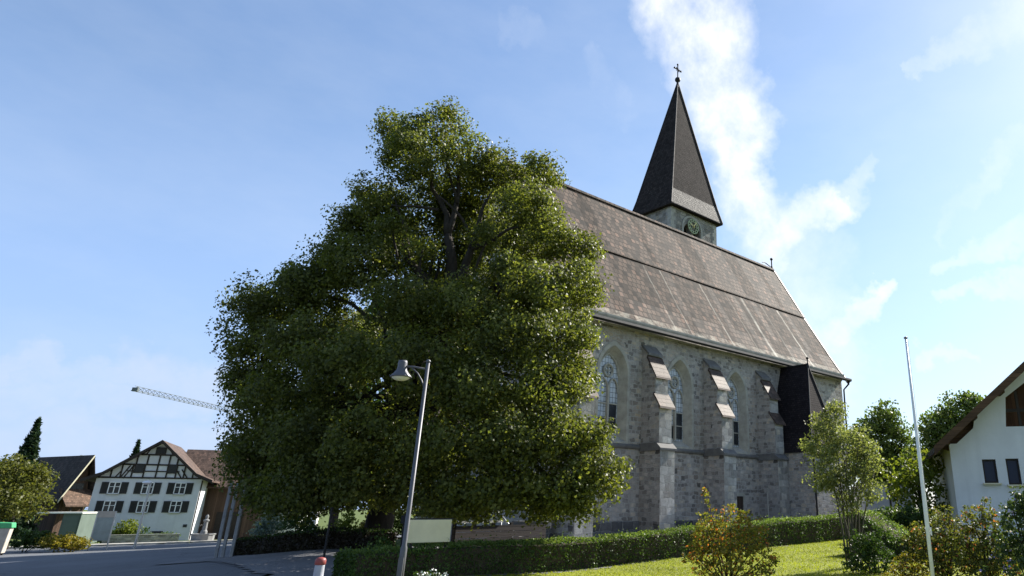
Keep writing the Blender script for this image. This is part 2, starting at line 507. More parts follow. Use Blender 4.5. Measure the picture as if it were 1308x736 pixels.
def grass_f(t):
    o = objc(t)
    a = t.noise(o, 0.35, 5, 0.6)
    b = t.noise(o, 9.0, 7, 0.75)
    c = t.ramp(b, [(0.25, (0.12, 0.145, 0.012)), (0.5, (0.20, 0.225, 0.018)), (0.75, (0.26, 0.265, 0.028))])
    c = t.mix(1.0, c, t.ramp(a, [(0.3, 0.75), (0.7, 1.2)]), 'MULTIPLY')
    c = t.mix(t.ramp(t.noise(o, 1.6, 4, 0.7), [(0.55, 0.0), (0.72, 0.5)]), c, (0.19, 0.17, 0.05))
    return bsdf(t, c, 0.85, 0.2, 0, t.noise(o, 30, 5, 0.8), 0.8, 0.05)


material('lawn_grass', grass_f)


def field_f(t):
    o = objc(t)
    c = t.ramp(t.noise(o, 0.5, 8, 0.7), [(0.3, (0.05, 0.075, 0.016)), (0.7, (0.10, 0.125, 0.03))])
    return bsdf(t, c, 0.9, 0.2, 0, t.noise(o, 12, 5, 0.8), 0.6, 0.05)


material('field_grass', field_f)


def asphalt_f(base):
    def f(t):
        o = objc(t)
        c = t.ramp(t.noise(o, 60, 6, 0.8), [(0.3, [x * 0.7 for x in base]), (0.7, [x * 1.3 for x in base])])
        c = t.mix(1.0, c, t.ramp(t.noise(o, 0.25, 6, 0.65), [(0.3, 0.75), (0.7, 1.3)]), 'MULTIPLY')
        vo = t.new('ShaderNodeTexVoronoi', feature='DISTANCE_TO_EDGE')
        t.l.new(t.vmath('ADD', o, t.vmath('SCALE', t.noise(o, 0.8, 4, 0.6, 0, 'Color'), scale=1.2)), vo.inputs['Vector'])
        vo.inputs['Scale'].default_value = 0.16
        cr = t.math('LESS_THAN', vo.outputs['Distance'], 0.002)
        c = t.mix(t.math('MULTIPLY', cr, 0.6), c, (0.02, 0.02, 0.021))
        return bsdf(t, c, 0.85, 0.3, 0, t.noise(o, 90, 4, 0.8), 0.5, 0.01)
    return f


material('asphalt', asphalt_f((0.105, 0.110, 0.120)))
material('pavement_concrete', asphalt_f((0.30, 0.285, 0.26)))
material('plaza_asphalt', asphalt_f((0.135, 0.135, 0.142)))


# ------------------------------------------------------------------ mesh helpers
class MB:
    def __init__(s):
        s.v, s.f, s.m = [], [], []

    def add(s, verts, faces, m=0):
        b = len(s.v)
        s.v += [tuple(x) for x in verts]
        s.f += [tuple(b + i for i in f) for f in faces]
        s.m += [m] * len(faces)
        return s

    def box(s, c, size, m=0, rot=None):
        hx, hy, hz = size[0] / 2, size[1] / 2, size[2] / 2
        vs = [Vector((x, y, z)) for x in (-hx, hx) for y in (-hy, hy) for z in (-hz, hz)]
        if rot is not None:
            vs = [rot @ v for v in vs]
        c = Vector(c)
        return s.add([v + c for v in vs], [(0, 1, 3, 2), (4, 6, 7, 5), (0, 4, 5, 1), (2, 3, 7, 6), (0, 2, 6, 4), (1, 5, 7, 3)], m)

    def bar(s, a, b, wd, th=None, m=0, up=(0, 0, 1)):
        a, b = Vector(a), Vector(b)
        d = b - a
        z = d.normalized()
        u = Vector(up)
        if abs(z.dot(u)) > 0.98:
            u = Vector((0, 1, 0))
        x = u.cross(z).normalized()
        y = z.cross(x)
        return s.box((a + b) / 2, (wd, th or wd, d.length), m, Matrix((x, y, z)).transposed())

    def prism(s, poly, x0, x1, m=0, axis='x'):
        """polygon (a, b) extruded: axis x -> (a, b) are (y, z); axis y -> (x, z); axis z -> (x, y)"""
        def pt(t, a, b):
            return (t, a, b) if axis == 'x' else (a, t, b) if axis == 'y' else (a, b, t)
        n = len(poly)
        vs = [pt(x0, a, b) for a, b in poly] + [pt(x1, a, b) for a, b in poly]
        fs = [tuple(range(n))[::-1], tuple(range(n, 2 * n))] + [(i, (i + 1) % n, n + (i + 1) % n, n + i) for i in range(n)]
        return s.add(vs, fs, m)

    def tube(s, pts, rad, sides=8, m=0, caps=True):
        pts = [Vector(p) for p in pts]
        if not hasattr(rad, '__len__'):
            rad = [rad] * len(pts)
        vs, fs = [], []
        ref = None
        for i, p in enumerate(pts):
            d = (pts[min(i + 1, len(pts) - 1)] - pts[max(i - 1, 0)]).normalized()
            if ref is None:
                ref = Vector((1, 0, 0)) if abs(d.x) < 0.8 else Vector((0, 1, 0))
            x = (ref - d * ref.dot(d)).normalized()
            ref = x
            y = d.cross(x)
            for k in range(sides):
                a = 2 * math.pi * k / sides
                vs.append(p + (x * math.cos(a) + y * math.sin(a)) * rad[i])
        for i in range(len(pts) - 1):
            for k in range(sides):
                k2 = (k + 1) % sides
                fs.append((i * sides + k, i * sides + k2, (i + 1) * sides + k2, (i + 1) * sides + k))
        if caps:
            fs.append(tuple(range(sides))[::-1])
            fs.append(tuple((len(pts) - 1) * sides + k for k in range(sides)))
        return s.add(vs, fs, m)

    def lathe(s, prof, c=(0, 0, 0), sides=16, m=0, rot=None):
        vs, fs = [], []
        c = Vector(c)
        for r, z in prof:
            for k in range(sides):
                a = 2 * math.pi * k / sides
                v = Vector((max(r, 1e-4) * math.cos(a), max(r, 1e-4) * math.sin(a), z))
                if rot is not None:
                    v = rot @ v
                vs.append(v + c)
        for i in range(len(prof) - 1):
            for k in range(sides):
                k2 = (k + 1) % sides
                fs.append((i * sides + k, i * sides + k2, (i + 1) * sides + k2, (i + 1) * sides + k))
        fs.append(tuple(range(sides))[::-1])
        fs.append(tuple((len(prof) - 1) * sides + k for k in range(sides)))
        return s.add(vs, fs, m)

    def sphere(s, c, r, m=0, sides=12):
        return s.lathe([(r * math.sin(math.pi * i / 8), -r * math.cos(math.pi * i / 8)) for i in range(9)], c, sides, m)

    def plate(s, loops, y, m=0):
        """flat (x, z) plate with holes at depth y"""
        flat = [p for lp in loops for p in lp]
        tris = tessellate_polygon([[Vector((a, b, 0)) for a, b in lp] for lp in loops])
        return s.add([(a, y, b) for a, b in flat], tris, m)

    def build(s, name, mats, parent=None, smooth=False, bevel=0.0):
        me = bpy.data.meshes.new(name)
        me.from_pydata(s.v, [], s.f)
        for mm in (mats if isinstance(mats, (list, tuple)) else [mats]):
            me.materials.append(MATS[mm])
        me.polygons.foreach_set('material_index', s.m)
        bm = bmesh.new()
        bm.from_mesh(me)
        bmesh.ops.recalc_face_normals(bm, faces=bm.faces)
        uvl = bm.loops.layers.uv.new('UVMap')
        for f in bm.faces:
            nn = f.normal
            if abs(nn.z) > 0.985:
                for lp in f.loops:
                    lp[uvl].uv = lp.vert.co.xy
            else:
                t = Vector((-nn.y, nn.x, 0)).normalized()
                b = nn.cross(t)
                for lp in f.loops:
                    lp[uvl].uv = (lp.vert.co.dot(t), lp.vert.co.dot(b))
            f.smooth = smooth
        bm.to_mesh(me)
        bm.free()
        o = bpy.data.objects.new(name, me)
        col.objects.link(o)
        if parent is not None:
            o.parent = parent
        if bevel:
            md = o.modifiers.new('bevel', 'BEVEL')
            md.width = bevel
            md.segments = 1
            md.limit_method = 'ANGLE'
        return o


def tag(o, label=None, cat=None, group=None, kind=None):
    for k, v in (('label', label), ('category', cat), ('group', group), ('kind', kind)):
        if v:
            o[k] = v
    return o


def thing(name, label, cat, loc=(0, 0, 0), rz=0.0, group=None):
    o = bpy.data.objects.new(name, None)
    col.objects.link(o)
    o.location = loc
    o.rotation_euler = (0, 0, rz)
    o.empty_display_size = 0.3
    return tag(o, label, cat, group)


def copy_tree(o, parent=None):
    c = o.copy()
    col.objects.link(c)
    c.parent = parent
    for ch in list(o.children):
        copy_tree(ch, c)
    return c


RNG = np.random.default_rng(7)


def leaf_mesh(name, pts, size, mats, parent=None, aspect=0.62, out=None, bias=0.0, mat_idx=None, droop=0.0):
    """one kite-shaped face per leaf; size scalar or array"""
    n = len(pts)
    pts = np.asarray(pts, float)
    sz = np.broadcast_to(np.asarray(size, float), (n,)) * RNG.uniform(0.7, 1.3, n)
    nor = RNG.normal(size=(n, 3))
    nor /= np.linalg.norm(nor, axis=1)[:, None] + 1e-9
    if out is not None:
        nor = nor + out * bias
        nor /= np.linalg.norm(nor, axis=1)[:, None] + 1e-9
    a = RNG.normal(size=(n, 3))
    a[:, 2] -= droop
    l = a - nor * (a * nor).sum(1)[:, None]
    l /= np.linalg.norm(l, axis=1)[:, None] + 1e-9
    wv = np.cross(nor, l)
    L = (sz * 0.5)[:, None]
    W = L * aspect
    v = np.stack([pts - l * L, pts + wv * W - l * L * 0.15 + nor * L * 0.25, pts + l * L, pts - wv * W - l * L * 0.15 + nor * L * 0.25], 1).reshape(-1, 3)
    me = bpy.data.meshes.new(name)
    me.vertices.add(4 * n)
    me.vertices.foreach_set('co', v.astype(np.float32).ravel())
    me.loops.add(4 * n)
    me.loops.foreach_set('vertex_index', np.arange(4 * n, dtype=np.int32))
    me.polygons.add(n)
    me.polygons.foreach_set('loop_start', np.arange(0, 4 * n, 4, dtype=np.int32))
    me.polygons.foreach_set('loop_total', np.full(n, 4, dtype=np.int32))
    for mm in (mats if isinstance(mats, (list, tuple)) else [mats]):
        me.materials.append(MATS[mm])
    if mat_idx is not None:
        me.polygons.foreach_set('material_index', np.asarray(mat_idx, dtype=np.int32))
    me.update(calc_edges=True)
    o = bpy.data.objects.new(name, me)
    col.objects.link(o)
    if parent is not None:
        o.parent = parent
    return o


def lobe_points(lobes, density, clump=0.32, per=11, shell=(0.55, 1.02), zmin=None, flat=0.6):
    """leaf positions in clumps spread through the outer part of ellipsoid lobes (cx, cy, cz, rx, ry, rz)"""
    P_, O_ = [], []
    for (cx, cy, cz, rx, ry, rz) in lobes:
        n = max(6, int(density * (rx * ry + ry * rz + rx * rz) * 4.2))
        d = RNG.normal(size=(n, 3))
        d /= np.linalg.norm(d, axis=1)[:, None]
        r = RNG.uniform(shell[0] ** 2, shell[1] ** 2, n) ** 0.5
        lump = np.array([mnoise.noise(Vector((a * 2.3 + cx, b * 2.3 + cy, c * 2.3 + cz))) for a, b, c in d])
        r = r * (1 + 0.38 * lump)
        ce = np.array([cx, cy, cz]) + d * r[:, None] * np.array([rx, ry, rz])
        g = RNG.normal(size=(n * per, 3))
        g = g / np.linalg.norm(g, axis=1)[:, None] * RNG.uniform(0, 1, (n * per, 1)) ** 0.4
        pp = np.repeat(ce, per, 0) + g * np.repeat(RNG.uniform(.7, 1.5, n), per)[:, None] * clump * 1.4 * np.array([1, 1, flat])
        P_.append(pp)
        O_.append(np.repeat(d, per, 0))
    P_, O_ = np.concatenate(P_), np.concatenate(O_)
    if zmin is not None:
        k = P_[:, 2] > zmin
        P_, O_ = P_[k], O_[k]
    return P_, O_


# ------------------------------------------------------------------ terrain
TH = math.atan(865 / (FPX / math.cos(PITCH)))
D1 = Vector((math.sin(TH), math.cos(TH), 0))
NN = Vector((math.cos(TH), -math.sin(TH), 0))
BASE = P(1074, 479, 50)
BASE.z = 0


def wp_(u, q, z=0.0):
    return BASE + D1 * u + NN * q + Vector((0, 0, z))


def onwall(px, py, q=0.0):
    """(u, z) on the vertical plane parallel to the nave wall at distance q in front of it"""
    d = ray(px, py)
    t = (NN.dot(BASE - CAM) + q) / NN.dot(d)
    p = CAM + d * t
    return D1.dot(p - BASE), p.z


CTRL = [(0, 0, .9), (-4, 6, .9), (6, 8, 1.0), (0, -12, .9), (14, 4, 1.1), (5.9, 30.8, 1.23), (2.4, 27, 1.13), (.13, 24.5, 1.05), (-2.56, 21.6, .9),
        (-3.7, 20.4, .85), (.9, 18, 1.0), (4, 18, 1.12), (7, 17, 1.12), (-6, 17.5, .95), (-7.8, 16, .85), (-4, 33, 1.2), (10, 50, 1.3), (-8, 29, 1.25), (16, 45, 1.35),
        (-9.5, 22.3, 1.42), (-8.2, 20.6, 1.42), (-13.2, 24.5, 1.15), (-14, 28, 1.05), (-11, 18, 1.15), (-9, 15, 1.05), (-17.5, 22, .72), (-20.7, 30, .85), (-27, 39, .55), (-22, 18, .7),
        (-30, 30, .5), (-34.5, 50, .05), (-44, 58, -.1), (-50, 70, -.35), (-46, 78, -.5), (-60, 80, -.55), (-30, 60, .3), (-20, 50, .8), (-12, 60, .9), (-40, 100, -.6),
        (-110, 120, -1), (-60, 20, .2), (-60, -40, .3), (60, 40, 1.8), (60, 100, 1.8), (14, 30, 1.5), (24, 30, 1.6), (0, 120, .8), (0, -60, .8), (70, -40, 1.2), (-110, 30, -.4), (110, 60, 2)]
_c = np.array(CTRL)
_N = len(_c)
_d2 = ((_c[:, None, :2] - _c[None, :, :2]) ** 2).sum(2)
_K = np.where(_d2 > 0, 0.5 * _d2 * np.log(_d2 + 1e-12), 0.0) + np.eye(_N) * 6.0
_Q = np.hstack([np.ones((_N, 1)), _c[:, :2]])
_A = np.block([[_K, _Q], [_Q.T, np.zeros((3, 3))]])
_W = np.linalg.solve(_A, np.concatenate([_c[:, 2], np.zeros(3)]))


def gza(x, y):
    x, y = np.asarray(x, float), np.asarray(y, float)
    xc, yc = np.clip(x, -120, 120), np.clip(y, -70, 130)
    d2 = (xc[..., None] - _c[:, 0]) ** 2 + (yc[..., None] - _c[:, 1]) ** 2
    k = np.where(d2 > 0, 0.5 * d2 * np.log(d2 + 1e-12), 0.0)
    return k @ _W[:_N] + _W[_N] + _W[_N + 1] * xc + _W[_N + 2] * yc


def gz(x, y):
    return float(gza(np.array([x]), np.array([y]))[0])


def ground(px, py, y0=6.0, y1=140.0):
    """where the sight line through a pixel meets the terrain"""
    for i in range(60):
        ym = (y0 + y1) / 2
        p = P(px, py, ym)
        if p.z > gz(p.x, p.y):
            y0 = ym
        else:
            y1 = ym
    p = P(px, py, (y0 + y1) / 2)
    return Vector((p.x, p.y, gz(p.x, p.y)))


def at(px, Y, dz=0.0):
    """the point of the terrain below column px at forward distance Y"""
    p = P(px, 655, Y)
    return Vector((p.x, p.y, gz(p.x, p.y) + dz))


FARL = (ground(-60, 703), ground(262, 693))   # near kerb of the far pavement


def sheet(name, inside, xs, ys, dz, mat, kind='structure', keep=None):
    X, Y = np.meshgrid(xs, ys)
    Z = gza(X, Y) + dz
    nx = len(xs)
    vs = np.stack([X.ravel(), Y.ravel(), Z.ravel()], 1)
    fs = []
    for j in range(len(ys) - 1):
        for i in range(nx - 1):
            if inside is None or inside((xs[i] + xs[i + 1]) / 2, (ys[j] + ys[j + 1]) / 2):
                a = j * nx + i
                fs.append((a, a + 1, a + nx + 1, a + nx))
    me = bpy.data.meshes.new(name)
    me.from_pydata(vs.tolist(), [], fs)
    me.materials.append(MATS[mat])
    bm = bmesh.new()
    bm.from_mesh(me)
    bmesh.ops.delete(bm, geom=[v for v in bm.verts if not v.link_faces], context='VERTS')
    for f in bm.faces:
        f.smooth = True
    bm.to_mesh(me)
    bm.free()
    o = bpy.data.objects.new(name, me)
    col.objects.link(o)
    return tag(o, kind=kind)


def lin(a, b, s):
    return list(np.arange(a, b + s / 2, s))


far = [-3000, -1200, -500, -250]
sheet('ground', None, far + lin(-120, 120, 1.5) + [250, 500, 1200, 3000], [-800, -250] + lin(-70, 130, 1.5) + [250, 500, 1200, 3000], -0.09, 'field_grass')


def uq(x, y):
    d = Vector((x, y, 0)) - BASE
    return D1.dot(d), NN.dot(d)


HQ = 8.6      # the long hedge runs parallel to the nave at this distance
# asphalt: everything left of the hedge line as far as the far pavement


def far_side(x, y):
    a, b = FARL
    return (b.x - a.x) * (y - a.y) - (b.y - a.y) * (x - a.x)


def wall_line_y(x):
    # low churchyard wall, from the posts to the trunk
    a, b = WALL_A, WALL_B
    return a.y + (x - a.x) * (b.y - a.y) / (b.x - a.x)


WALL_A = Vector((-15.6, 26.6, 0))
WALL_B = Vector((-8.5, 21.2, 0))


def in_road(x, y):
    u, q = uq(x, y)
    if far_side(x, y) > 0:
        return False
    if x > WALL_A.x and x < 40 and y > wall_line_y(x) - 0.1 and y > 14:
        return False
    if q < HQ + 1.2 and u > -38.0 and x > -16.5:
        return False
    if q > HQ + 1.2 and u > -38 and q < 22 and x > -6.5:
        return False
    return True


sheet('road', in_road, lin(-95, 0, 0.5), lin(4, 76, 0.5), 0.0, 'asphalt')
sheet('plaza', lambda x, y: uq(x, y)[0] > -38.2 and x > -16.8 and uq(x, y)[0] < -14 and ((x < -8.5 and y < wall_line_y(x) + .1 and uq(x, y)[1] < HQ + .6) or (x >= -8.5 and HQ - 4.2 < uq(x, y)[1] < HQ + .6)), lin(-18, 4, 0.3), lin(8, 40, 0.3), 0.02, 'plaza_asphalt')
sheet('pavement', lambda x, y: 0 < far_side(x, y) < 2.9 * (FARL[1] - FARL[0]).length, lin(-95, -16, 0.5), lin(28, 80, 0.5), 0.10, 'pavement_concrete')
sheet('churchyard', lambda x, y: -1 < uq(x, y)[1] < HQ - 3.4 and -36 < uq(x, y)[0] < 6, lin(-16, 20, 0.5), lin(14, 62, 0.5), -0.03, 'plaza_asphalt')
sheet('lawn', lambda x, y: uq(x, y)[1] > HQ - 0.4 and x > -6.3 and y < 36 and uq(x, y)[0] > -38, lin(-7, 22, 0.4), lin(4, 36, 0.4), 0.012, 'lawn_grass')

kb = MB()
ka, kc = FARL
kl = (kc - ka)
kl.z = 0
kn = Vector((-kl.y, kl.x, 0)).normalized()
nk = int(kl.length)
for i_ in range(-6, nk + 4):
    a_ = ka + kl * (i_ / nk)
    c_ = ka + kl * ((i_ + .985) / nk)
    za, zc = gz(a_.x, a_.y), gz(c_.x, c_.y)
    vs = [(q_.x + kn.x * o_, q_.y + kn.y * o_, z_ + h_) for q_, z_ in ((a_, za), (c_, zc)) for o_, h_ in ((-.02, -.1), (.16, -.1), (.16, .125), (-.02, .115))]
    kb.add(vs, [(0, 1, 2, 3), (7, 6, 5, 4), (0, 4, 5, 1), (1, 5, 6, 2), (2, 6, 7, 3), (3, 7, 4, 0)])
tag(kb.build('kerb', 'dressed_stone'), kind='structure')

# ------------------------------------------------------------------ church
ZB = 1.15
church = thing('church', 'grey stone church with steep brown tiled roof, pointed windows and a dark spire', 'church', (BASE.x, BASE.y, ZB), math.pi / 2 - TH)
UW, WID = -25.4, 11.2
EAVE = 11.5 - ZB


def arch(w_, z0, zs, za, n=9, uc=0.0):
    """closed loop of a pointed opening: half width w_, sill z0, springing zs, apex za"""
    h = za - zs
    full = 2 * w_
    c = (h * h - w_ * w_) / full
    r = w_ + c
    pts = [(uc - w_, z0), (uc + w_, z0)]
    a1 = math.atan2(h, c)
    for i in range(n + 1):
        a = a1 * i / n
        pts.append((uc - c + r * math.cos(a), zs + r * math.sin(a)))
    for i in range(n - 1, -1, -1):
        a = a1 * i / n
        pts.append((uc + c - r * math.cos(a), zs + r * math.sin(a)))
    return pts


WIN_U = [-21.85, -17.08, -12.22]
Z = lambda z: z - ZB
outer = [arch(0.93, Z(5.52), Z(8.75), Z(10.12), 9, u) for u in WIN_U]
door_u, door_t = onwall(939, 632)
b = MB()
b.plate([[(UW, -0.6), (0, -0.6), (0, EAVE), (UW, EAVE)]] + outer, 0.0)
b.add([(UW, 0, -.6), (UW, WID, -.6), (UW, WID, EAVE), (UW, WID / 2, 20.6 - ZB), (UW, 0, EAVE)], [(0, 1, 2, 3, 4)])
b.add([(0, 0, -.6), (0, WID, -.6), (0, WID, EAVE), (0, WID / 2, 20.6 - ZB), (0, 0, EAVE)], [(0, 1, 2, 3, 4)])
b.add([(UW, WID, -.6), (0, WID, -.6), (0, WID, EAVE), (UW, WID, EAVE)], [(0, 1, 2, 3)])
b.build('nave_wall', 'church_stone', church)

b = MB()
b.box(((UW) / 2, 0.0, 0.15), (-UW + 0.12, 0.16, 1.3))
b.build('plinth', 'shaded_plinth_stone', church, bevel=0.03)  # low stone base; shading along the wall foot is put into its dark colour

# moulded course under the windows, wrapped round the buttresses; cornice under the eaves
BUT_U = [(-24.9, -24.0), (-19.9, -19.0), (-15.12, -14.22), (-10.25, -9.4)]
mould = [(0.0, Z(5.22)), (-0.10, Z(5.25)), (-0.13, Z(5.33)), (-0.02, Z(5.46)), (0.0, Z(5.46))]
edges = [UW] + [x for p_ in BUT_U for x in p_]
for a0, a1 in list(zip(edges[0::2], edges[1::2])) + [(-5.7, 0.0)]:
    b = MB()
    b.prism(mould, a0, a1)
    b.build('string_course', 'moulding_stone', church)
b = MB()
b.prism([(0.02, EAVE - .42), (-.06, EAVE - .40), (-.10, EAVE - .28), (-.22, EAVE - .16), (-.28, EAVE - .02), (-.28, EAVE + .06), (0.02, EAVE + .06)], UW, 0)
b.build('cornice', 'dressed_stone', church)

for u0, u1 in BUT_U:
    b = MB()
    # lower block, upper block with two set-backs (y, z)
    b.prism([(-.003, -.6), (-1.40, -.6), (-1.40, Z(5.2)), (-.003, Z(5.2))], u0 - .06, u1 + .06)
    b.prism([(-.003, Z(5.2)), (-1.24, Z(5.45)), (-1.24, Z(7.25)), (-.95, Z(7.78)), (-.95, Z(8.85)), (-.42, Z(9.72)), (-.42, Z(9.95)), (-.003, Z(10.35))], u0, u1)
    bt = b.build('buttress', 'church_stone', church)
    f = MB()   # paler ashlar front
    f.box(((u0 + u1) / 2, -1.405, (Z(5.2) - .6) / 2), (u1 - u0 + .10, .02, Z(5.2) + .6 - .02))
    f.box(((u0 + u1) / 2, -1.245, (Z(5.5) + Z(7.2)) / 2), (u1 - u0 - .03, .02, 1.7))
    f.box(((u0 + u1) / 2, -.955, (Z(7.85) + Z(8.8)) / 2), (u1 - u0 - .03, .02, .95))
    f.build('ashlar_front', 'buttress_stone', bt)
    s_ = MB()
    s_.prism([(0, Z(5.14)), (-1.50, Z(5.14)), (-1.50, Z(5.24)), (-1.22, Z(5.50)), (0, Z(5.50))], u0 - .13, u1 + .13)
    s_.build('offset_moulding', 'moulding_stone', bt)
    s_ = MB()
    s_.prism([(-1.42, Z(7.12)), (-1.40, Z(7.22)), (-.93, Z(7.92)), (-.90, Z(7.80))], u0 - .08, u1 + .10)
    s_.build('weathering_slab', 'slab_tiles', bt)
    s_ = MB()
    s_.prism([(-1.12, Z(8.62)), (-1.10, Z(8.72)), (-.42, Z(9.86)), (-.38, Z(9.74))], u0 - .08, u1 + .10)
    s_.build('weathering_slab', 'slab_tiles', bt)
    s_ = MB()
    s_.prism([(-.50, Z(9.86)), (-.50, Z(10.0)), (-.003, Z(10.48)), (-.003, Z(10.33))], u0 - .05, u1 + .07)
    s_.build('coping', 'moulding_stone', bt)

for u in WIN_U:
    wn = MB()
    o1 = arch(0.93, Z(5.52), Z(8.75), Z(10.12), 9, u)
    o0 = arch(1.10, Z(5.40), Z(8.75), Z(10.36), 9, u)
    i1 = arch(0.69, Z(5.86), Z(8.72), Z(9.76), 9, u)
    n = len(o1)
    vs = [(a, -.035, c) for a, c in o0] + [(a, -.035, c) for a, c in o1] + [(a, .46, c) for a, c in i1] + [(a, .05, c) for a, c in o0]
    fs = []
    for i in range(n):
        j = (i + 1) % n
        fs += [(i, j, n + j, n + i), (n + i, n + j, 2 * n + j, 2 * n + i), (3 * n + i, 3 * n + j, j, i)]
    wn.add(vs, fs)
    win = wn.build('window', 'dressed_stone', church)
    g = MB()
    g.plate([i1], .43)
    g.build('pane', 'leaded_glass', win)
    g = MB()   # opening casements, dark behind
    for k, (x0, x1) in enumerate(((-.63, -.06), (.06, .63))):
        for zz0, zz1 in ((5.98, 6.60), (6.66, 7.28)):
            if k == 1 or zz0 < 6:
                g.box((u + (x0 + x1) / 2, .415, Z((zz0 + zz1) / 2)), (x1 - x0 - .03, .03, zz1 - zz0))
    g.build('casement', 'dark_glass', win)
    tr = MB()
    tr.box((u, .38, Z(7.05)), (.11, .16, 2.3))
    tr.box((u, .385, Z(7.31)), (1.36, .07, .05))
    tr.box((u, .385, Z(6.63)), (1.36, .06, .04))
    for sx in (-1, 1):     # lancet heads
        c0 = u + sx * .34
        lp = arch(.31, Z(7.9), Z(8.05), Z(8.56), 6, c0)[1:]
        tr.tube([(a, .38, c) for a, c in lp], .045, 6)
    tr.tube([(u + .30 * math.cos(2 * math.pi * i / 20), .38, Z(8.93) + .30 * math.sin(2 * math.pi * i / 20)) for i in range(21)], .05, 6, caps=False)
    for k in range(4):
        a = math.pi / 4 + k * math.pi / 2
        tr.tube([(u + .15 * math.cos(a) + .11 * math.cos(2 * math.pi * i / 10), .38, Z(8.93) + .15 * math.sin(a) + .11 * math.sin(2 * math.pi * i / 10)) for i in range(11)], .022, 5, caps=False)
    tr.tube([(a, .40, c) for a, c in i1[2:]], .06, 6)
    tr.build('tracery', 'dressed_stone', win)

dz = 2.15
b = MB()
b.box((door_u + .12, -.02, Z(1.0) + dz / 2 - .05), (.95, .10, dz + .1))
dr = b.build('door', 'door_wood', church)
b = MB()
for sx in (-1, 1):
    b.box((door_u + .12 + sx * .56, -.03, Z(1.0) + dz / 2), (.17, .16, dz))
b.box((door_u + .12, -.03, Z(1.0) + dz + .1), (1.3, .16, .2))
b.build('frame', 'dressed_stone', dr)

# roof: front and back slopes with the break two fifths of the way up
prof = [(-.50, Z(11.02)), (.15, Z(11.84)), (.9, Z(13.02)), (2.92, Z(16.32)), (2.885, Z(16.345)), (5.6, Z(20.95))]
th_ = .16
b = MB()
for sgn in (0, 1):
    lo = [(y if not sgn else WID - y, z) for y, z in prof]
    nsl = 44
    for (y0, z0), (y1, z1) in zip(lo[:-1], lo[1:]):
        for k in range(nsl):     # slightly uneven old roof: sagging courses
            x0, x1 = UW - .25 + (-UW + .4) * k / nsl, UW - .25 + (-UW + .4) * (k + 1) / nsl
            def sag(x, yy, zz):
                return .05 * mnoise.noise(Vector((x * .22, yy * .3, zz * .2)))
            b.add([(x0, y0, z0 + sag(x0, y0, z0)), (x1, y0, z0 + sag(x1, y0, z0)), (x1, y1, z1 + sag(x1, y1, z1)), (x0, y1, z1 + sag(x0, y1, z1))], [(0, 1, 2, 3)])
roof = b.build('roof', 'church_tiles', church)
bm = bmesh.new()
bm.from_mesh(roof.data)
bmesh.ops.remove_doubles(bm, verts=bm.verts, dist=.002)
uvl = bm.loops.layers.uv.active
for f in bm.faces:
    f.smooth = True
    for lp in f.loops:
        lp[uvl].uv = (lp.vert.co.x, lp.vert.co.z * 1.172)
bm.to_mesh(roof.data)
bm.free()
roof.data.set_sharp_from_angle(angle=R(22))
for x0, x1 in ((UW - .30, UW - .18), (.10, .24)):
    b = MB()
    for sgn in (0, 1):
        lo = [(y if not sgn else WID - y, z) for y, z in prof]
        for (y0, z0), (y1, z1) in zip(lo[:-1], lo[1:]):
            b.prism([(y0, z0 - .22), (y0, z0 + .07), (y1, z1 + .07), (y1, z1 - .22)], x0, x1)
    b.build('verge_board', 'dark_metal', roof)
b = MB()
nrid = 66
for k in range(nrid):
    x0 = UW - .25 + (-UW + .4) * k / nrid
    b.prism([(5.6 - .2, Z(20.78)), (5.6 - .1, Z(20.98)), (5.6, Z(21.04)), (5.6 + .1, Z(20.98)), (5.6 + .2, Z(20.78))], x0, x0 + (-UW + .4) / nrid - .02)
b.build('ridge_tile', 'church_tiles', roof)
b = MB()
b.tube([(.0, 5.6, Z(21.0)), (.0, 5.6, Z(21.75))], .05, 8)
b.sphere((0, 5.6, Z(21.8)), .12)
b.lathe([(.12, 0), (.07, .25)], (0, 5.6, Z(20.95)), 10)
b.build('finial', 'dark_metal', roof)
b = MB()
b.tube([(-1.3, 5.6, Z(21.2)), (-1.0, 5.6, Z(21.28)), (-.2, 5.6, Z(21.1))], .035, 6)
b.build('snow_guard', 'dark_metal', roof)
b = MB()
b.prism([(2.89, Z(16.27)), (2.86, Z(16.34)), (2.88, Z(16.42)), (2.98, Z(16.61)), (2.98, Z(16.42))], UW - .2, .1)
b.build('roof_break_course', 'church_tiles', roof)
b = MB()
b.prism([(-.70, Z(11.22)), (-.72, Z(11.10)), (-.66, Z(11.03)), (-.57, Z(11.02)), (-.50, Z(11.08)), (-.50, Z(11.2))], UW - .25, .25)
b.build('gutter', 'dark_metal', church)
b = MB()
b.tube([(.10, -.60, Z(11.05)), (.10, -.45, Z(10.8)), (.06, -.12, Z(10.5)), (.05, -.10, Z(9.0)), (.05, -.10, -.3)], .06, 8)
b.build('downpipe', 'dark_metal', church)

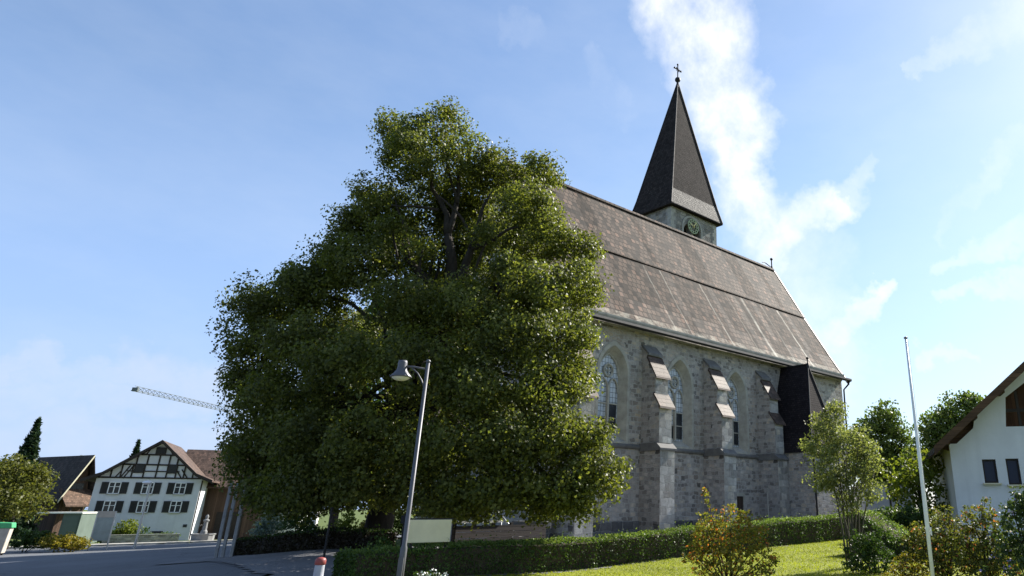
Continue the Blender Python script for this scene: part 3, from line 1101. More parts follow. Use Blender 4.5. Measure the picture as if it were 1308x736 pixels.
# annex with its steep shingled roof, standing out from the nave
AU0, AU1, AQ = -9.3, -5.9, 3.1
AZ = Z(5.62)
b = MB()
b.box(((AU0 + AU1) / 2, -AQ / 2 - .002, (AZ - .6) / 2), (AU1 - AU0, AQ, AZ + .6))
b.build('annex_wall', 'church_stone', church)
b = MB()
UR, ZR, QR = -7.55, Z(10.95), 2.05
fl = .12
c_ = [(AU0 - fl, 0, AZ - .06), (AU0 - fl, -AQ - fl, AZ - .06), (AU1 + fl, -AQ - fl, AZ - .06), (AU1 + fl, 0, AZ - .06)]
m_ = [(AU0 + .32, 0, AZ + 1.0), (AU0 + .32, -AQ + .20, AZ + 1.0), (AU1 - .32, -AQ + .20, AZ + 1.0), (AU1 - .32, 0, AZ + 1.0)]
r_ = [(UR, 0, ZR), (UR, -QR, ZR)]
b.add(c_ + m_ + r_, [(0, 1, 5, 4), (1, 2, 6, 5), (2, 3, 7, 6), (4, 5, 9, 8), (5, 6, 9), (6, 7, 8, 9), (0, 3, 2, 1)])
an = b.build('annex_roof', 'annex_shingles', church)
b = MB()
b.tube([(UR, -QR, ZR - .1), (UR, -QR, ZR + .35)], .035, 6)
b.sphere((UR, -QR, ZR + .40), .09)
b.lathe([(.11, -.15), (.05, .1)], (UR, -QR, ZR), 8)
b.build('finial', 'dark_metal', an)
b = MB()
b.tube([(UR, -QR, ZR), (AU1 - .32, -AQ + .2, AZ + 1.0), (AU1 + fl, -AQ - fl, AZ - .04)], .05, 6)
b.tube([(UR, -QR, ZR), (AU0 + .32, -AQ + .2, AZ + 1.0), (AU0 - fl, -AQ - fl, AZ - .04)], .05, 6)
b.tube([(UR, 0, ZR + .02), (UR, -QR, ZR + .02)], .06, 6)
b.build('hip_capping', 'dark_metal', an)
b = MB()
b.tube([(AU0 - .02, -AQ - .10, AZ - .1), (AU0 + .02, -AQ - .08, AZ - .4), (AU0 + .02, -AQ - .08, -.3)], .055, 8)
b.build('downpipe', 'dark_metal', church)

# tower behind the ridge
TU0, TU1, TQ0, TQ1 = -6.0, -.12, 11.35, 15.5
TZ = Z(26.62)
cu, cz = onwall(884, 290, -TQ0)
cz -= ZB
tw = (TU1 - TU0)
b = MB()
holes = [arch(.46, cz - 1.9, cz - .6, cz + .12, 6, cu - .60), arch(.46, cz - 1.9, cz - .6, cz + .12, 6, cu + .60)]
b.plate([[(TU0, -.6), (TU1, -.6), (TU1, TZ), (TU0, TZ)]] + holes, TQ0)
b.add([(TU0, TQ0, -.6), (TU0, TQ1, -.6), (TU0, TQ1, TZ), (TU0, TQ0, TZ), (TU1, TQ0, -.6), (TU1, TQ1, -.6), (TU1, TQ1, TZ), (TU1, TQ0, TZ)],
      [(0, 1, 2, 3), (4, 5, 6, 7), (1, 5, 6, 2)])
for hl in holes:
    nh = len(hl)
    b.add([(a, TQ0, c) for a, c in hl] + [(a, TQ0 + .5, c) for a, c in hl], [(i, (i + 1) % nh, nh + (i + 1) % nh, nh + i) for i in range(nh)])
tower = b.build('tower', 'tower_stone', church)
b = MB()
b.box((cu, TQ0 + .55, cz - .9), (2.5, .06, 2.5))
b.build('belfry_dark_sheet', 'void_dark', tower)  # dark sheet behind the arches stands in for the unlit inside
for x0, y0 in ((TU0, TQ0), (TU1, TQ0), (TU0, TQ1)):
    b = MB()
    for k in range(48):
        l_ = .55 if k % 2 else .36
        b.box((x0 + (l_ / 2 - .012) * (1 if x0 == TU0 else -1), y0 + (.2 if y0 == TQ0 else -.2), Z(9) + k * .36 + .17), (l_, .42, .345))
    b.build('quoin', 'dressed_stone', tower)
b = MB()
oo, ii = arch(1.32, cz - 1.95, cz - .3, cz + .95, 9, cu), arch(1.13, cz - 1.9, cz - .3, cz + .76, 9, cu)
no = len(oo)
b.add([(a, TQ0 - .06, c) for a, c in oo] + [(a, TQ0 - .06, c) for a, c in ii] + [(a, TQ0 + .02, c) for a, c in oo] + [(a, TQ0 + .02, c) for a, c in ii],
      [f for i in range(no) for j in [(i + 1) % no] for f in ((i, j, no + j, no + i), (2 * no + i, 2 * no + j, j, i), (no + i, no + j, 3 * no + j, 3 * no + i))])
b.build('belfry_surround', 'dressed_stone', tower)
ck = MB()
yc_ = TQ0 - .14
for rr, tr_ in ((.64, .05), (.43, .03)):
    ck.tube([(cu + rr * math.cos(2 * math.pi * i / 28), yc_, cz + rr * math.sin(2 * math.pi * i / 28)) for i in range(29)], tr_, 6, caps=False)
for k in range(12):
    a = 2 * math.pi * k / 12
    ck.bar((cu + .43 * math.cos(a), yc_, cz + .43 * math.sin(a)), (cu + .66 * math.cos(a), yc_, cz + .66 * math.sin(a)), .08, .05, up=(0, 1, 0))
for k in range(4):
    a = math.pi / 4 + math.pi / 2 * k
    ck.bar((cu, yc_, cz), (cu + .43 * math.cos(a), yc_, cz + .43 * math.sin(a)), .04, .04, up=(0, 1, 0))
ckf = ck.build('clock_face', 'verdigris', tower)
ck = MB()
for a, ln in ((R(160), .42), (R(50), .58)):
    ck.bar((cu - .15 * math.cos(a), yc_ - .05, cz - .15 * math.sin(a)), (cu + ln * math.cos(a), yc_ - .05, cz + ln * math.sin(a)), .09, .03, up=(0, 1, 0))
ck.sphere((cu, yc_ - .05, cz), .09)
ck.build('clock_hand', 'gilding', ckf)
# spire: four sides with a flared skirt
ov = .42
cxs, cys = (TU0 + TU1) / 2, (TQ0 + TQ1) / 2
hx, hy = tw / 2 + ov, (TQ1 - TQ0) / 2 + ov
APEX = Z(40.9)


def ring(f, z):
    return [(cxs - hx * f, cys - hy * f, z), (cxs + hx * f, cys - hy * f, z), (cxs + hx * f, cys + hy * f, z), (cxs - hx * f, cys + hy * f, z)]


b = MB()
rs = [ring(1.0, TZ - .10), ring(.875, TZ + 1.45), ring(.012, APEX)]
vs = [v for r0 in rs for v in r0]
fs, ms = [], []
for i in range(len(rs) - 1):
    for k in range(4):
        k2 = (k + 1) % 4
        b.add([rs[i][k], rs[i][k2], rs[i + 1][k2], rs[i + 1][k]], [(0, 1, 2, 3)], 1 if (i == 0 and k == 0) else 0)  # front skirt face alone is paler: light on the flare put into its colour
b.add(rs[0], [(3, 2, 1, 0)])
b.box((cxs, cys, TZ - .16), (2 * hx - .02, 2 * hy - .02, .10))
sp = b.build('spire', ['spire_shingles', 'lit_skirt_shingles'], church)
b = MB()
for k in range(4):
    b.tube([r0[k] for r0 in rs[:]], .06, 6)
b.build('hip_capping', 'dark_metal', sp)
b = MB()
b.lathe([(.16, -.5), (.12, 0), (.10, .15)], (cxs, cys, APEX), 10)
b.sphere((cxs, cys, APEX + .38), .28)
sb = b.build('ball', 'dark_metal', sp)
b = MB()
b.tube([(cxs, cys, APEX + .6), (cxs, cys, APEX + 2.1)], .055, 6)
b.bar((cxs - .42, cys, APEX + 1.55), (cxs + .42, cys, APEX + 1.55), .09, .09)
for dx, dz_ in ((-.45, 1.55), (.45, 1.55), (0, 2.12)):
    b.sphere((cxs + dx, cys, APEX + dz_), .10, sides=8)
b.bar((cxs - .2, cys, APEX + 1.35), (cxs + .2, cys, APEX + 1.75), .05, .05)
b.bar((cxs + .2, cys, APEX + 1.35), (cxs - .2, cys, APEX + 1.75), .05, .05)
b.build('cross', 'dark_metal', sp)

# ------------------------------------------------------------------ trees
def limb(mb, a, b_, r0, r1, n=6, wob=.25, m=0):
    a, b_ = Vector(a), Vector(b_)
    L = (b_ - a).length
    pts, rr = [], []
    for i in range(n + 1):
        t = i / n
        p = a.lerp(b_, t)
        k = math.sin(math.pi * t) * wob * L * .25
        p += Vector((mnoise.noise(p * .9) * k, mnoise.noise(p * .9 + Vector((9, 0, 0))) * k, mnoise.noise(p * .9 + Vector((0, 9, 0))) * k + .10 * math.sin(math.pi * t) * L * .4))
        pts.append(p)
        rr.append(r0 + (r1 - r0) * t)
    mb.tube(pts, rr, 7, m)
    return pts


TY = 23.6
tp = at(486, TY)
linden = thing('linden_tree', 'huge broad green linden tree shading the square in front of the church', 'tree', tp)


def lob(px, py, Y, r, ry=None, rz=None):
    p = P(px, py, Y) - tp
    k = Y / 943.0
    return (p.x, p.y, p.z, r * k, (ry or r) * k, (rz or r) * k)


LOBES = [lob(428, 338, 23.8, 34, 50, 30), lob(388, 360, 23.8, 34, 50, 26), lob(440, 310, 24.0, 26, 44, 24), lob(545, 178, 23.4, 50, 55, 34), lob(500, 168, 24, 28, 40, 26), lob(575, 152, 23.8, 28, 36, 18), lob(520, 205, 22.4, 46, 55, 36), lob(600, 205, 23.0, 45, 60, 32),
         lob(640, 222, 24, 38, 55, 26), lob(690, 222, 24.2, 34, 45, 20), lob(672, 262, 22.6, 50, 55, 32), lob(480, 262, 23.6, 44, 55, 38), lob(452, 288, 24.2, 26, 44, 26),
         lob(545, 270, 25.8, 60, 60, 40), lob(610, 290, 26.0, 60, 60, 40), lob(700, 305, 23.0, 46, 55, 30), lob(742, 322, 24, 30, 40, 22), lob(735, 365, 22.8, 42, 55, 36), lob(690, 375, 21.6, 55, 60, 36),
         lob(470, 340, 22.6, 62, 60, 38), lob(520, 390, 21.6, 62, 60, 42), lob(400, 372, 23.4, 45, 60, 34), lob(352, 390, 24, 48, 60, 34), lob(328, 398, 24.4, 24, 46, 24), lob(330, 440, 23.4, 42, 60, 40),
         lob(390, 440, 21.8, 58, 60, 42), lob(330, 500, 23.6, 36, 55, 34), lob(310, 486, 24, 20, 36, 20), lob(360, 510, 21.6, 55, 60, 42), lob(440, 470, 20.6, 62, 60, 46), lob(600, 400, 20.9, 58, 60, 44),
         lob(660, 440, 20.5, 62, 60, 44), lob(720, 430, 21.6, 45, 60, 38), lob(700, 500, 20.6, 52, 60, 40), lob(735, 480, 22.0, 26, 45, 30), lob(530, 470, 20.0, 66, 60, 48), lob(610, 500, 19.8, 60, 60, 44),
         lob(340, 560, 22.6, 46, 60, 38), lob(332, 600, 22.8, 32, 50, 26), lob(312, 572, 23.6, 20, 40, 20), lob(400, 560, 20.8, 60, 60, 44), lob(470, 560, 20.0, 62, 60, 46), lob(550, 570, 19.6, 64, 60, 44),
         lob(640, 570, 19.7, 58, 60, 42), lob(705, 560, 20.2, 52, 60, 38), lob(750, 560, 20.8, 34, 50, 30), lob(765, 605, 20.6, 36, 50, 26), lob(715, 620, 20.2, 48, 55, 26), lob(735, 640, 20.4, 34, 45, 18),
         lob(650, 625, 20.0, 58, 60, 28), lob(570, 628, 20.0, 60, 60, 30), lob(480, 612, 20.4, 60, 60, 26), lob(400, 620, 20.8, 58, 60, 28), lob(350, 628, 22.0, 44, 55, 22), lob(690, 648, 20.6, 30, 45, 12),
         lob(430, 560, 25.5, 90, 80, 60), lob(600, 540, 25.5, 100, 90, 70), lob(430, 440, 25.8, 75, 70, 50), lob(560, 440, 25.5, 80, 80, 60), lob(650, 400, 25.2, 60, 70, 50),
         lob(430, 632, 21.5, 50, 50, 12), lob(530, 636, 21.0, 50, 50, 11), lob(590, 648, 20.6, 45, 50, 13), lob(380, 645, 21.5, 36, 50, 12), lob(590, 250, 25.4, 60, 50, 50), lob(640, 330, 25.2, 60, 50, 50), lob(560, 330, 25.4, 60, 50, 50), lob(500, 310, 25.0, 45, 50, 40), lob(690, 290, 25.0, 40, 50, 36),
         lob(600, 365, 21.6, 30, 30, 14), lob(625, 300, 22.0, 22, 30, 12), lob(540, 318, 21.8, 24, 30, 13), lob(655, 345, 21.4, 26, 30, 14), lob(500, 290, 22.0, 24, 30, 13)]
pts, out = lobe_points(LOBES, 4.2, .28, 74, (.45, 1.0), None, .9)
leaf_mesh('crown', pts, .105, 'linden_leaf', linden, .72, out + np.array([0, 0, .12]), 1.1, droop=.7)
b = MB()
fork = P(562, 440, TY - .2) - tp
b.tube([(0, 0, -.3), (.02, 0, 0), (0, .02, .5), (.05, 0, 1.4), (.2, -.05, 2.6)], [.62, .50, .43, .40, .38], 12)
top0 = Vector((.2, -.05, 2.5))
limb(b, top0, fork, .38, .26, 8, .3)
b.build('trunk', 'bark', linden, True)
b = MB()
VIS = [(572, 300, -.2, .22), (545, 232, -.4, .11), (600, 330, -1.0, .18), (640, 290, -.8, .09), (610, 250, .2, .10), (585, 190, .0, .07), (655, 330, -1.2, .12), (700, 345, -1.4, .07), (520, 262, -.6, .10),
       (480, 258, -.4, .06), (630, 380, -1.4, .12), (690, 385, -1.8, .07)]
fk = P(575, 405, TY - .6) - tp
for (px_, py_, dy, r0) in [(572, 300, -.5, .24), (602, 318, -1.2, .20), (520, 330, -1.0, .17), (650, 360, -1.5, .16)]:
    limb(b, fk, P(px_, py_, TY + dy) - tp, r0 + .05, r0 * .55, 7, .35)
limb(b, fork, fk, .27, .24, 4, .15)
for a_, c_, r0 in (((572, 300, -.5), (548, 205, -.3), .14), ((572, 300, -.5), (600, 190, .2), .12), ((602, 318, -1.2), (628, 245, -.6), .12), ((602, 318, -1.2), (668, 290, -1.2), .11),
                   ((650, 360, -1.5), (735, 340, -1.0), .09), ((650, 360, -1.5), (715, 385, -1.6), .09), ((520, 330, -1.0), (468, 262, -.3), .10), ((520, 330, -1.0), (505, 255, -.8), .09),
                   ((560, 268, -.6), (500, 262, -1.1), .06), ((585, 260, -.3), (560, 180, -.6), .06), ((602, 300, -1.2), (560, 250, -1.6), .06), ((640, 270, -.8), (700, 240, -.2), .06)):
    limb(b, P(a_[0], a_[1], TY + a_[2]) - tp, P(c_[0], c_[1], TY + c_[2]) - tp, r0, .025, 7, .5)
for lb in LOBES[19:]:
    limb(b, top0.lerp(fork, RNG.uniform(0, 1)), (lb[0], lb[1], lb[2]), .12, .03, 6, .4)
b.build('limb', 'bark', linden, True)


def broad_tree(name, label, cat, px, Y, lobes, mat, size, density=4.0, per=9, clump=.3, bark='bark', trunk_r=.18, group=None, kidz=None, dz=0.0):
    """lobes in pixels (px, py, dY, r, rz)"""
    p0 = at(px, Y, dz)
    t = thing(name, label, cat, p0, 0, group)
    L = []
    for (a, c, dy, r, rz) in lobes:
        q = P(a, c, Y + dy) - p0
        k = Y / 943.0
        L.append((q.x, q.y, q.z, r * k, r * k, rz * k))
    pp, oo_ = lobe_points(L, density, clump, per, (.4, 1.03), 0.05)
    leaf_mesh('crown', pp, size, mat, t, .65, oo_, .6)
    b = MB()
    zc = float(np.mean([l[2] for l in L]))
    xc, yc = float(np.mean([l[0] for l in L])), float(np.mean([l[1] for l in L]))
    b.tube([(0, 0, -.3), (0, 0, .2), (xc * .4, yc * .4, zc * .55), (xc, yc, zc)], [trunk_r * 1.25, trunk_r, trunk_r * .8, trunk_r * .45], 9)
    for l in L:
        limb(b, (xc * .4, yc * .4, zc * .5), (l[0], l[1], l[2] + l[5] * .3), trunk_r * .4, trunk_r * .1, 5, .3)
    b.build('trunk', bark, t, True)
    return t


def conifer(name, label, px, pyb, pyt, Y, wpx, group=None, mat='conifer_leaf'):
    p0 = at(px, Y)
    top = P(px + (CX - px) * .26 * 0 + 0, pyt, Y)
    h = top.z - p0.z
    t = thing(name, label, 'tree', p0, 0, group)
    k = Y / 943.0
    R0 = wpx * k
    n = 7000
    zz = 1 - RNG.uniform(0, 1, n) ** .62
    tier = np.floor(zz * 15) / 15
    rad = R0 * (1 - zz) * (0.72 + 0.45 * (1 - (zz - tier) * 15)) * RNG.uniform(.25, 1, n) ** .5
    an = RNG.uniform(0, 2 * math.pi, n)
    rad = rad * (1 + .22 * np.sin(an * 5 + tier * 40))
    pp = np.stack([rad * np.cos(an), rad * np.sin(an), h * (.06 + .94 * zz) - rad * .35], 1)
    oo_ = np.stack([np.cos(an), np.sin(an), -.3 + 0 * an], 1)
    leaf_mesh('crown', pp, .05 * h, mat, t, .35, oo_, .2, droop=.6)
    b = MB()
    b.tube([(0, 0, -.3), (0, 0, h * .5), (0, 0, h)], [h * .022, h * .014, .02], 7)
    b.build('trunk', 'bark', t, True)
    return t


# added behind the linden, mostly hidden by it, to throw shade on the road
broad_tree('road_shade_tree', 'dark leafy tree added behind the linden to shade the road, nearer the timbered house', 'tree', 430, 60, [(430, 560, 0, 60, 60), (450, 470, 0, 55, 60), (490, 420, 0, 55, 55), (400, 590, -2, 55, 45), (470, 590, 1, 55, 45), (440, 520, 2, 50, 50), (370, 600, 1, 40, 35)], 'deep_leaf', .42, 1.5, 9, .5, trunk_r=.3)
broad_tree('road_shade_tree', 'dark leafy tree added behind the linden to shade the road, nearer the church', 'tree', 545, 44, [(540, 540, 0, 80, 70), (560, 420, 0, 70, 60), (600, 370, 0, 60, 50), (520, 400, 0, 60, 50), (500, 590, -2, 60, 45), (590, 590, 1, 60, 45), (550, 480, 2, 60, 50)], 'deep_leaf', .4, 1.5, 9, .5, trunk_r=.3)


def facade_uv(px, py, o, e):
    """(along, height) of a pixel on the upright plane through o along e"""
    nrm = Vector((-e.y, e.x, 0))
    d = ray(px, py)
    t = nrm.dot(o - CAM) / nrm.dot(d)
    p = CAM + d * t - o
    return p.dot(e), p.z


# ------------------------------------------------------------------ half-timbered house
AL = R(25)
HE = Vector((math.cos(AL), math.sin(AL), 0))
h0 = P(101, 690, 75)
HZ = gz(h0.x, h0.y) - .05
h0.z = HZ
house = thing('half_timbered_house', 'white half-timbered house with dark shuttered windows and a brown tiled roof', 'house', h0, AL)
fu = lambda px, py: facade_uv(px, py, h0, HE)
HW = fu(240, 690)[0]
hl_z, hr_z = fu(131, 606)[1], fu(258, 617)[1]
HT = (hl_z + hr_z) / 2
ax, az_ = fu(210, 563)
ax = HW / 2 + .35
HD = 9.0
hwins = [((217, 365), (352, 405)), ((385, 532), (353, 408)), ((548, 692), (358, 412)), ((185, 335), (466, 524)), ((350, 500), (466, 525)), ((515, 660), (468, 526))]
zoomp = lambda a, c: (80 + a * .2445, 530 + c * .2445)
b = MB()
b.box((HW / 2, HD / 2, HT / 2 - .3), (HW, HD, HT + .6))
b.prism([(0, HT), (HW, HT), (ax, az_ - .25)], .02, HD - .02, axis='y')
b.build('wall', 'house_plaster', house)
for k, ((x0, x1), (y0, y1)) in enumerate(hwins):
    a0, zt = fu(*zoomp(x0, y0))
    a1, zb = fu(*zoomp(x1, y1))
    row_top = k < 3
    zc = HT - .95 if row_top else HT - 2.78
    wc = [.18, .49, .80][k % 3] * HW + .05
    ww, hh = .86, 1.02
    b = MB()
    for sx in (-1, 1):
        b.box((wc + sx * (ww / 2 + .04), -.02, zc), (.08, .10, hh + .16))
        b.box((wc, -.02, zc + sx * (hh / 2 + .04)), (ww + .16, .10, .08))
    b.box((wc, -.02, zc), (.09, .08, hh))
    b.box((wc, -.02, zc + .12), (ww, .07, .05))
    wf = b.build('window', 'white_paint', house)
    b = MB()
    b.box((wc, -.005, zc), (ww, .03, hh))
    b.build('pane', 'dark_glass', wf)
    for sx in (-1, 1):
        b = MB()
        b.box((wc + sx * (ww / 2 + .40), -.045, zc), (.60, .06, hh + .12))
        for j in range(9):
            b.box((wc + sx * (ww / 2 + .40), -.085, zc - hh / 2 + .1 + j * .105), (.48, .03, .05), rot=Matrix.Rotation(.5, 3, 'X'))
        b.build('shutter', 'shutter_dark', wf)
    b = MB()
    b.box((wc, -.08, zc - hh / 2 - .1), (ww + .2, .2, .07))
    b.build('sill', 'dressed_stone', wf)
# timber frame of the gable
slope = lambda x: HT + (az_ - .25 - HT) * (x / ax if x < ax else (HW - x) / (HW - ax))


def xs_at(z):
    k = (z - HT) / (az_ - .25 - HT)
    return ax * k, HW - (HW - ax) * k


b = MB()
lv = [HT + .08, HT + .36 * (az_ - HT), HT + .62 * (az_ - HT)]
for z in lv:
    x0, x1 = xs_at(z)
    b.box(((x0 + x1) / 2, -.03, z), (x1 - x0, .10, .15))
zm = HT + .19 * (az_ - HT)
b.box((HW / 2 + .1, -.03, zm), (HW * .50, .09, .11))
for fx in (.12, .21, .31, .42, .54, .64, .73, .81, .90):
    x = fx * HW
    b.box((x, -.025, (HT + min(slope(x), lv[1])) / 2), (.13, .09, min(slope(x), lv[1]) - HT))
for fx in (.33, .43, .54, .64, .72):
    x = fx * HW
    t_ = min(slope(x), lv[2])
    b.box((x, -.025, (lv[1] + t_) / 2), (.13, .09, t_ - lv[1]))
for x0, z0, x1, z1 in ((.24, 0, .31, .33), (.28, .33, .21, 0), (.80, .0, .70, .33), (.86, 0, .78, .25), (.36, .36, .30, .30), (.40, .62, .44, .80), (.66, .62, .62, .78), (.16, 0, .21, .2)):
    b.bar((x0 * HW, -.03, HT + z0 * (az_ - HT)), (x1 * HW, -.03, HT + z1 * (az_ - HT)), .11, .08, up=(0, 1, 0))
b.build('timber_frame', 'timber_dark', house)
for fx, fz, w_, h_ in ((.37, .26, .72, .80), (.69, .26, .72, .80), (.535, .73, .78, .55)):
    b = MB()
    b.box((fx * HW, -.05, HT + fz * (az_ - HT)), (w_ + .14, .08, h_ + .14))
    g = b.build('gable_window', 'timber_dark', house)
    b = MB()
    b.box((fx * HW, -.075, HT + fz * (az_ - HT)), (w_, .06, h_))
    for j in range(4):
        b.box((fx * HW, -.11, HT + fz * (az_ - HT) - h_ / 2 + .1 + j * h_ / 4), (w_, .02, .05))
    b.build('louvre', 'shutter_dark', g)
for fx, fz, w_, h_ in ((.95, 1.35, .35, .28), (.70, .75, .95, .22)):
    b = MB()
    b.box((fx * HW - .1, -.02, fz), (w_, .06, h_))
    b.build('cellar_vent', 'shutter_dark', house)
# roof with flared eaves
b = MB()
ovf, oh = .75, .85
lft = [(-oh - .25, HT - .12), (.5, HT + .55), (ax, az_)]
rgt = [(HW + oh + .25, HT - .12), (HW - .5, HT + .55), (ax, az_)]
for sd_ in (lft, rgt):
    for (x0, z0), (x1, z1) in zip(sd_[:-1], sd_[1:]):
        b.prism([(x0, z0), (x0, z0 - .16), (x1, z1 - .16), (x1, z1)], -ovf, HD + .4, axis='y')
rf = b.build('roof', 'house_tiles', house)
b = MB()
for sd_ in (lft, rgt):
    for (x0, z0), (x1, z1) in zip(sd_[:-1], sd_[1:]):
        b.prism([(x0, z0 + .03), (x0, z0 - .30), (x1, z1 - .30), (x1, z1 + .03)], -ovf - .06, -ovf - .003, axis='y')
b.build('verge_board', 'timber_dark', rf)
b = MB()
b.tube([(HW + .08, .1, HT - .1), (HW + .08, .1, -.3)], .06, 8)
b.build('downpipe', 'timber_dark', house)

# barn wing behind on the right
w0 = h0 + HE * (HW * .62) + Vector((-HE.y, HE.x, 0)) * 5.0
wing = thing('barn', 'dark brown barn under a brown roof joined to the right of the timbered house', 'barn', w0, AL)
WL, WD = 10.2, 7.0
wez, wrz = HT - .1, P(268, 576, w0.y + 5.5).z - h0.z
b = MB()
b.box((WL / 2, WD / 2, wez / 2 - .3), (WL, WD, wez + .6))
b.prism([(0, wez), (WD, wez), (WD / 2, wrz - .2)], .05, WL - .05)
b.build('wall', 'barn_wood', wing)
b = MB()
for y0, y1 in ((-1.0, WD / 2), (WD + 1.0, WD / 2)):
    b.prism([(y0, wez - .55), (y0, wez - .72), (y1, wrz - .17), (y1, wrz)], .1, WL + .5)
b.build('roof', 'house_tiles', wing)
b = MB()
b.box((6.2, -.03, 1.35), (2.6, .08, 2.7))
b.box((6.2, -.08, 1.35), (.06, .04, 2.7))
b.build('gate', 'timber_dark', wing)
b = MB()
b.box((WL - .2, -.06, .9), (.55, .25, 2.2))
b.build('corner_pier', 'bright_plaster', wing)

# ------------------------------------------------------------------ chalet on the far left
AC = R(68)
CE = Vector((math.cos(AC), math.sin(AC), 0))
c0 = P(66, 680, 92)
c0.z = gz(c0.x, c0.y) - .1
chalet = thing('chalet', 'dark brown timber chalet with black roof at the far left behind the round tree', 'house', c0, AC)
cf = lambda px, py: facade_uv(px, py, c0, CE)
CW = cf(104, 660)[0]
cax, caz = cf(90, 580)
_, cez = cf(104, 632)
cax = CW * .62
b = MB()
b.box((CW / 2, 5, cez / 2 - .3), (CW, 10, cez + .6))
b.prism([(0, cez), (CW, cez), (cax, caz - .2)], .05, 9.95, axis='y')
b.build('wall', 'barn_wood', chalet)
b = MB()
ro = .9
for sd_ in ([(-ro, cez - .75), (cax, caz)], [(CW + ro * .6, cez - .8), (cax, caz)]):
    (x0, z0), (x1, z1) = sd_
    b.prism([(x0, z0), (x0, z0 - .18), (x1, z1 - .18), (x1, z1)], -1.1, 11.0, axis='y')
cr_ = b.build('roof', 'barn_tiles', chalet)
b = MB()
(x0, z0), (x1, z1) = [(-ro, cez - .75), (cax, caz)]
b.prism([(x0, z0 + .03), (x0, z0 - .32), (x1, z1 - .32), (x1, z1 + .03)], -1.16, -1.103, axis='y')
b.build('verge_board', 'board_cream', cr_)
b = MB()
z_a, z_b = cf(80, 624)[1], cf(80, 646)[1]
b.prism([(0, z_a), (0, z_a - .15), (-2.4, z_b - .15), (-2.4, z_b)], -.6, CW + 1.0)
b.build('porch_roof', 'rust_tiles', chalet)
b = MB()
for x in (.2, CW / 2, CW - .2):
    b.box((x, -2.1, z_b / 2 - .2), (.18, .18, z_b))
b.build('porch_post', 'timber_dark', chalet)
b = MB()
b.box((CW * .45, -.04, cez + .9), (1.5, .08, .9))
b.box((CW * .45, -.09, cez + .9), (.06, .04, .9))
b.build('window', 'dark_glass', chalet)

# low garage in front of it
g0 = P(74, 683, 66)
g0.z = gz(g0.x, g0.y) - .1
garage = thing('garage', 'low flat roofed garage with a grey green front beside the timbered house', 'garage', g0, R(20))
GE = Vector((math.cos(R(20)), math.sin(R(20)), 0))
GW = facade_uv(101, 670, g0, GE)[0]
gt = facade_uv(90, 656, g0, GE)[1]
b = MB()
b.box((GW / 2, 2.6, gt / 2 - .2), (GW, 5.2, gt + .4))
b.build('wall', 'garage_green', garage)
b = MB()
b.box((GW / 2 - .9, 2.6, gt + .06), (GW + 2.0, 5.6, .12))
b.build('roof', 'bright_plaster', garage)
b = MB()
b.box((GW / 2, -.03, gt / 2 - .1), (GW * .8, .05, gt - .3))
for j in range(5):
    b.box((GW / 2, -.06, .15 + j * gt / 6), (GW * .78, .02, .03))
b.build('garage_door', 'garage_green', garage)

# ------------------------------------------------------------------ white house on the right
BT = R(-14)
RE = Vector((math.cos(BT), math.sin(BT), 0))
r0_ = P(1222, 660, 28)
r0_.z = gz(r0_.x, r0_.y) - .1
rh = thing('white_house', 'white rendered house with a brown overhanging roof and a timber balcony at the right', 'house', r0_, BT)
rf_ = lambda px, py: facade_uv(px, py, r0_, RE)
za_ = rf_(1216, 567)[1]
xw0 = rf_(1219, 620)[0]
s1 = rf_(1243, 547); s2 = rf_(1245, 531); s3 = rf_(1273, 509)
lo = rf_(1190, 574); hi = rf_(1308, 463)
sl = (hi[1] - lo[1]) / (hi[0] - lo[0])
apx = lo[0] + 5.9
apz = lo[1] + sl * 5.9
RW = 2 * (apx - xw0)
roofz = lambda x: lo[1] + sl * (min(x, 2 * apx - x) - lo[0]) - .22
b = MB()
poly = [(xw0, -.5), (xw0 + RW, -.5), (xw0 + RW, za_), (apx, roofz(apx)), (s3[0], roofz(s3[0]) - .05), (s2[0], s2[1]), (s1[0], s1[1]), (xw0 + .28, za_), (xw0, za_)]
wl1, wt1 = rf_(1254, 587); wr1, wb1 = rf_(1276, 617)
wl2, wt2 = rf_(1284, 586); wr2, wb2 = rf_(1306, 619)
ol, ot = rf_(1279, 508); orr, ob = rf_(1372, 543)
ot = min(ot, roofz(ol) - .1)
obx = [(ol, ob), (orr, ob), (orr, min(roofz(orr) - .25, ot + 1.6)), (ol + .15, ot)]
H1 = [(wl1, wb1), (wr1, wb1), (wr1, wt1), (wl1, wt1)]
H2 = [(wl2, wb2), (wr2, wb2), (wr2, wt2), (wl2, wt2)]
b.plate([poly, H1, H2, obx], 0)
b.add([(xw0, 0, -.5), (xw0, 9, -.5), (xw0, 9, za_), (xw0, 0, za_)], [(0, 1, 2, 3)])
b.add([(xw0 + RW, 0, -.5), (xw0 + RW, 9, -.5), (xw0 + RW, 9, za_), (xw0 + RW, 0, za_)], [(0, 1, 2, 3)])
for hl in (H1, H2, obx):
    b.add([(x, 0, z) for x, z in hl] + [(x, .16, z) for x, z in hl], [(i, (i + 1) % 4, 4 + (i + 1) % 4, 4 + i) for i in range(4)])
b.build('wall', 'white_plaster', rh)
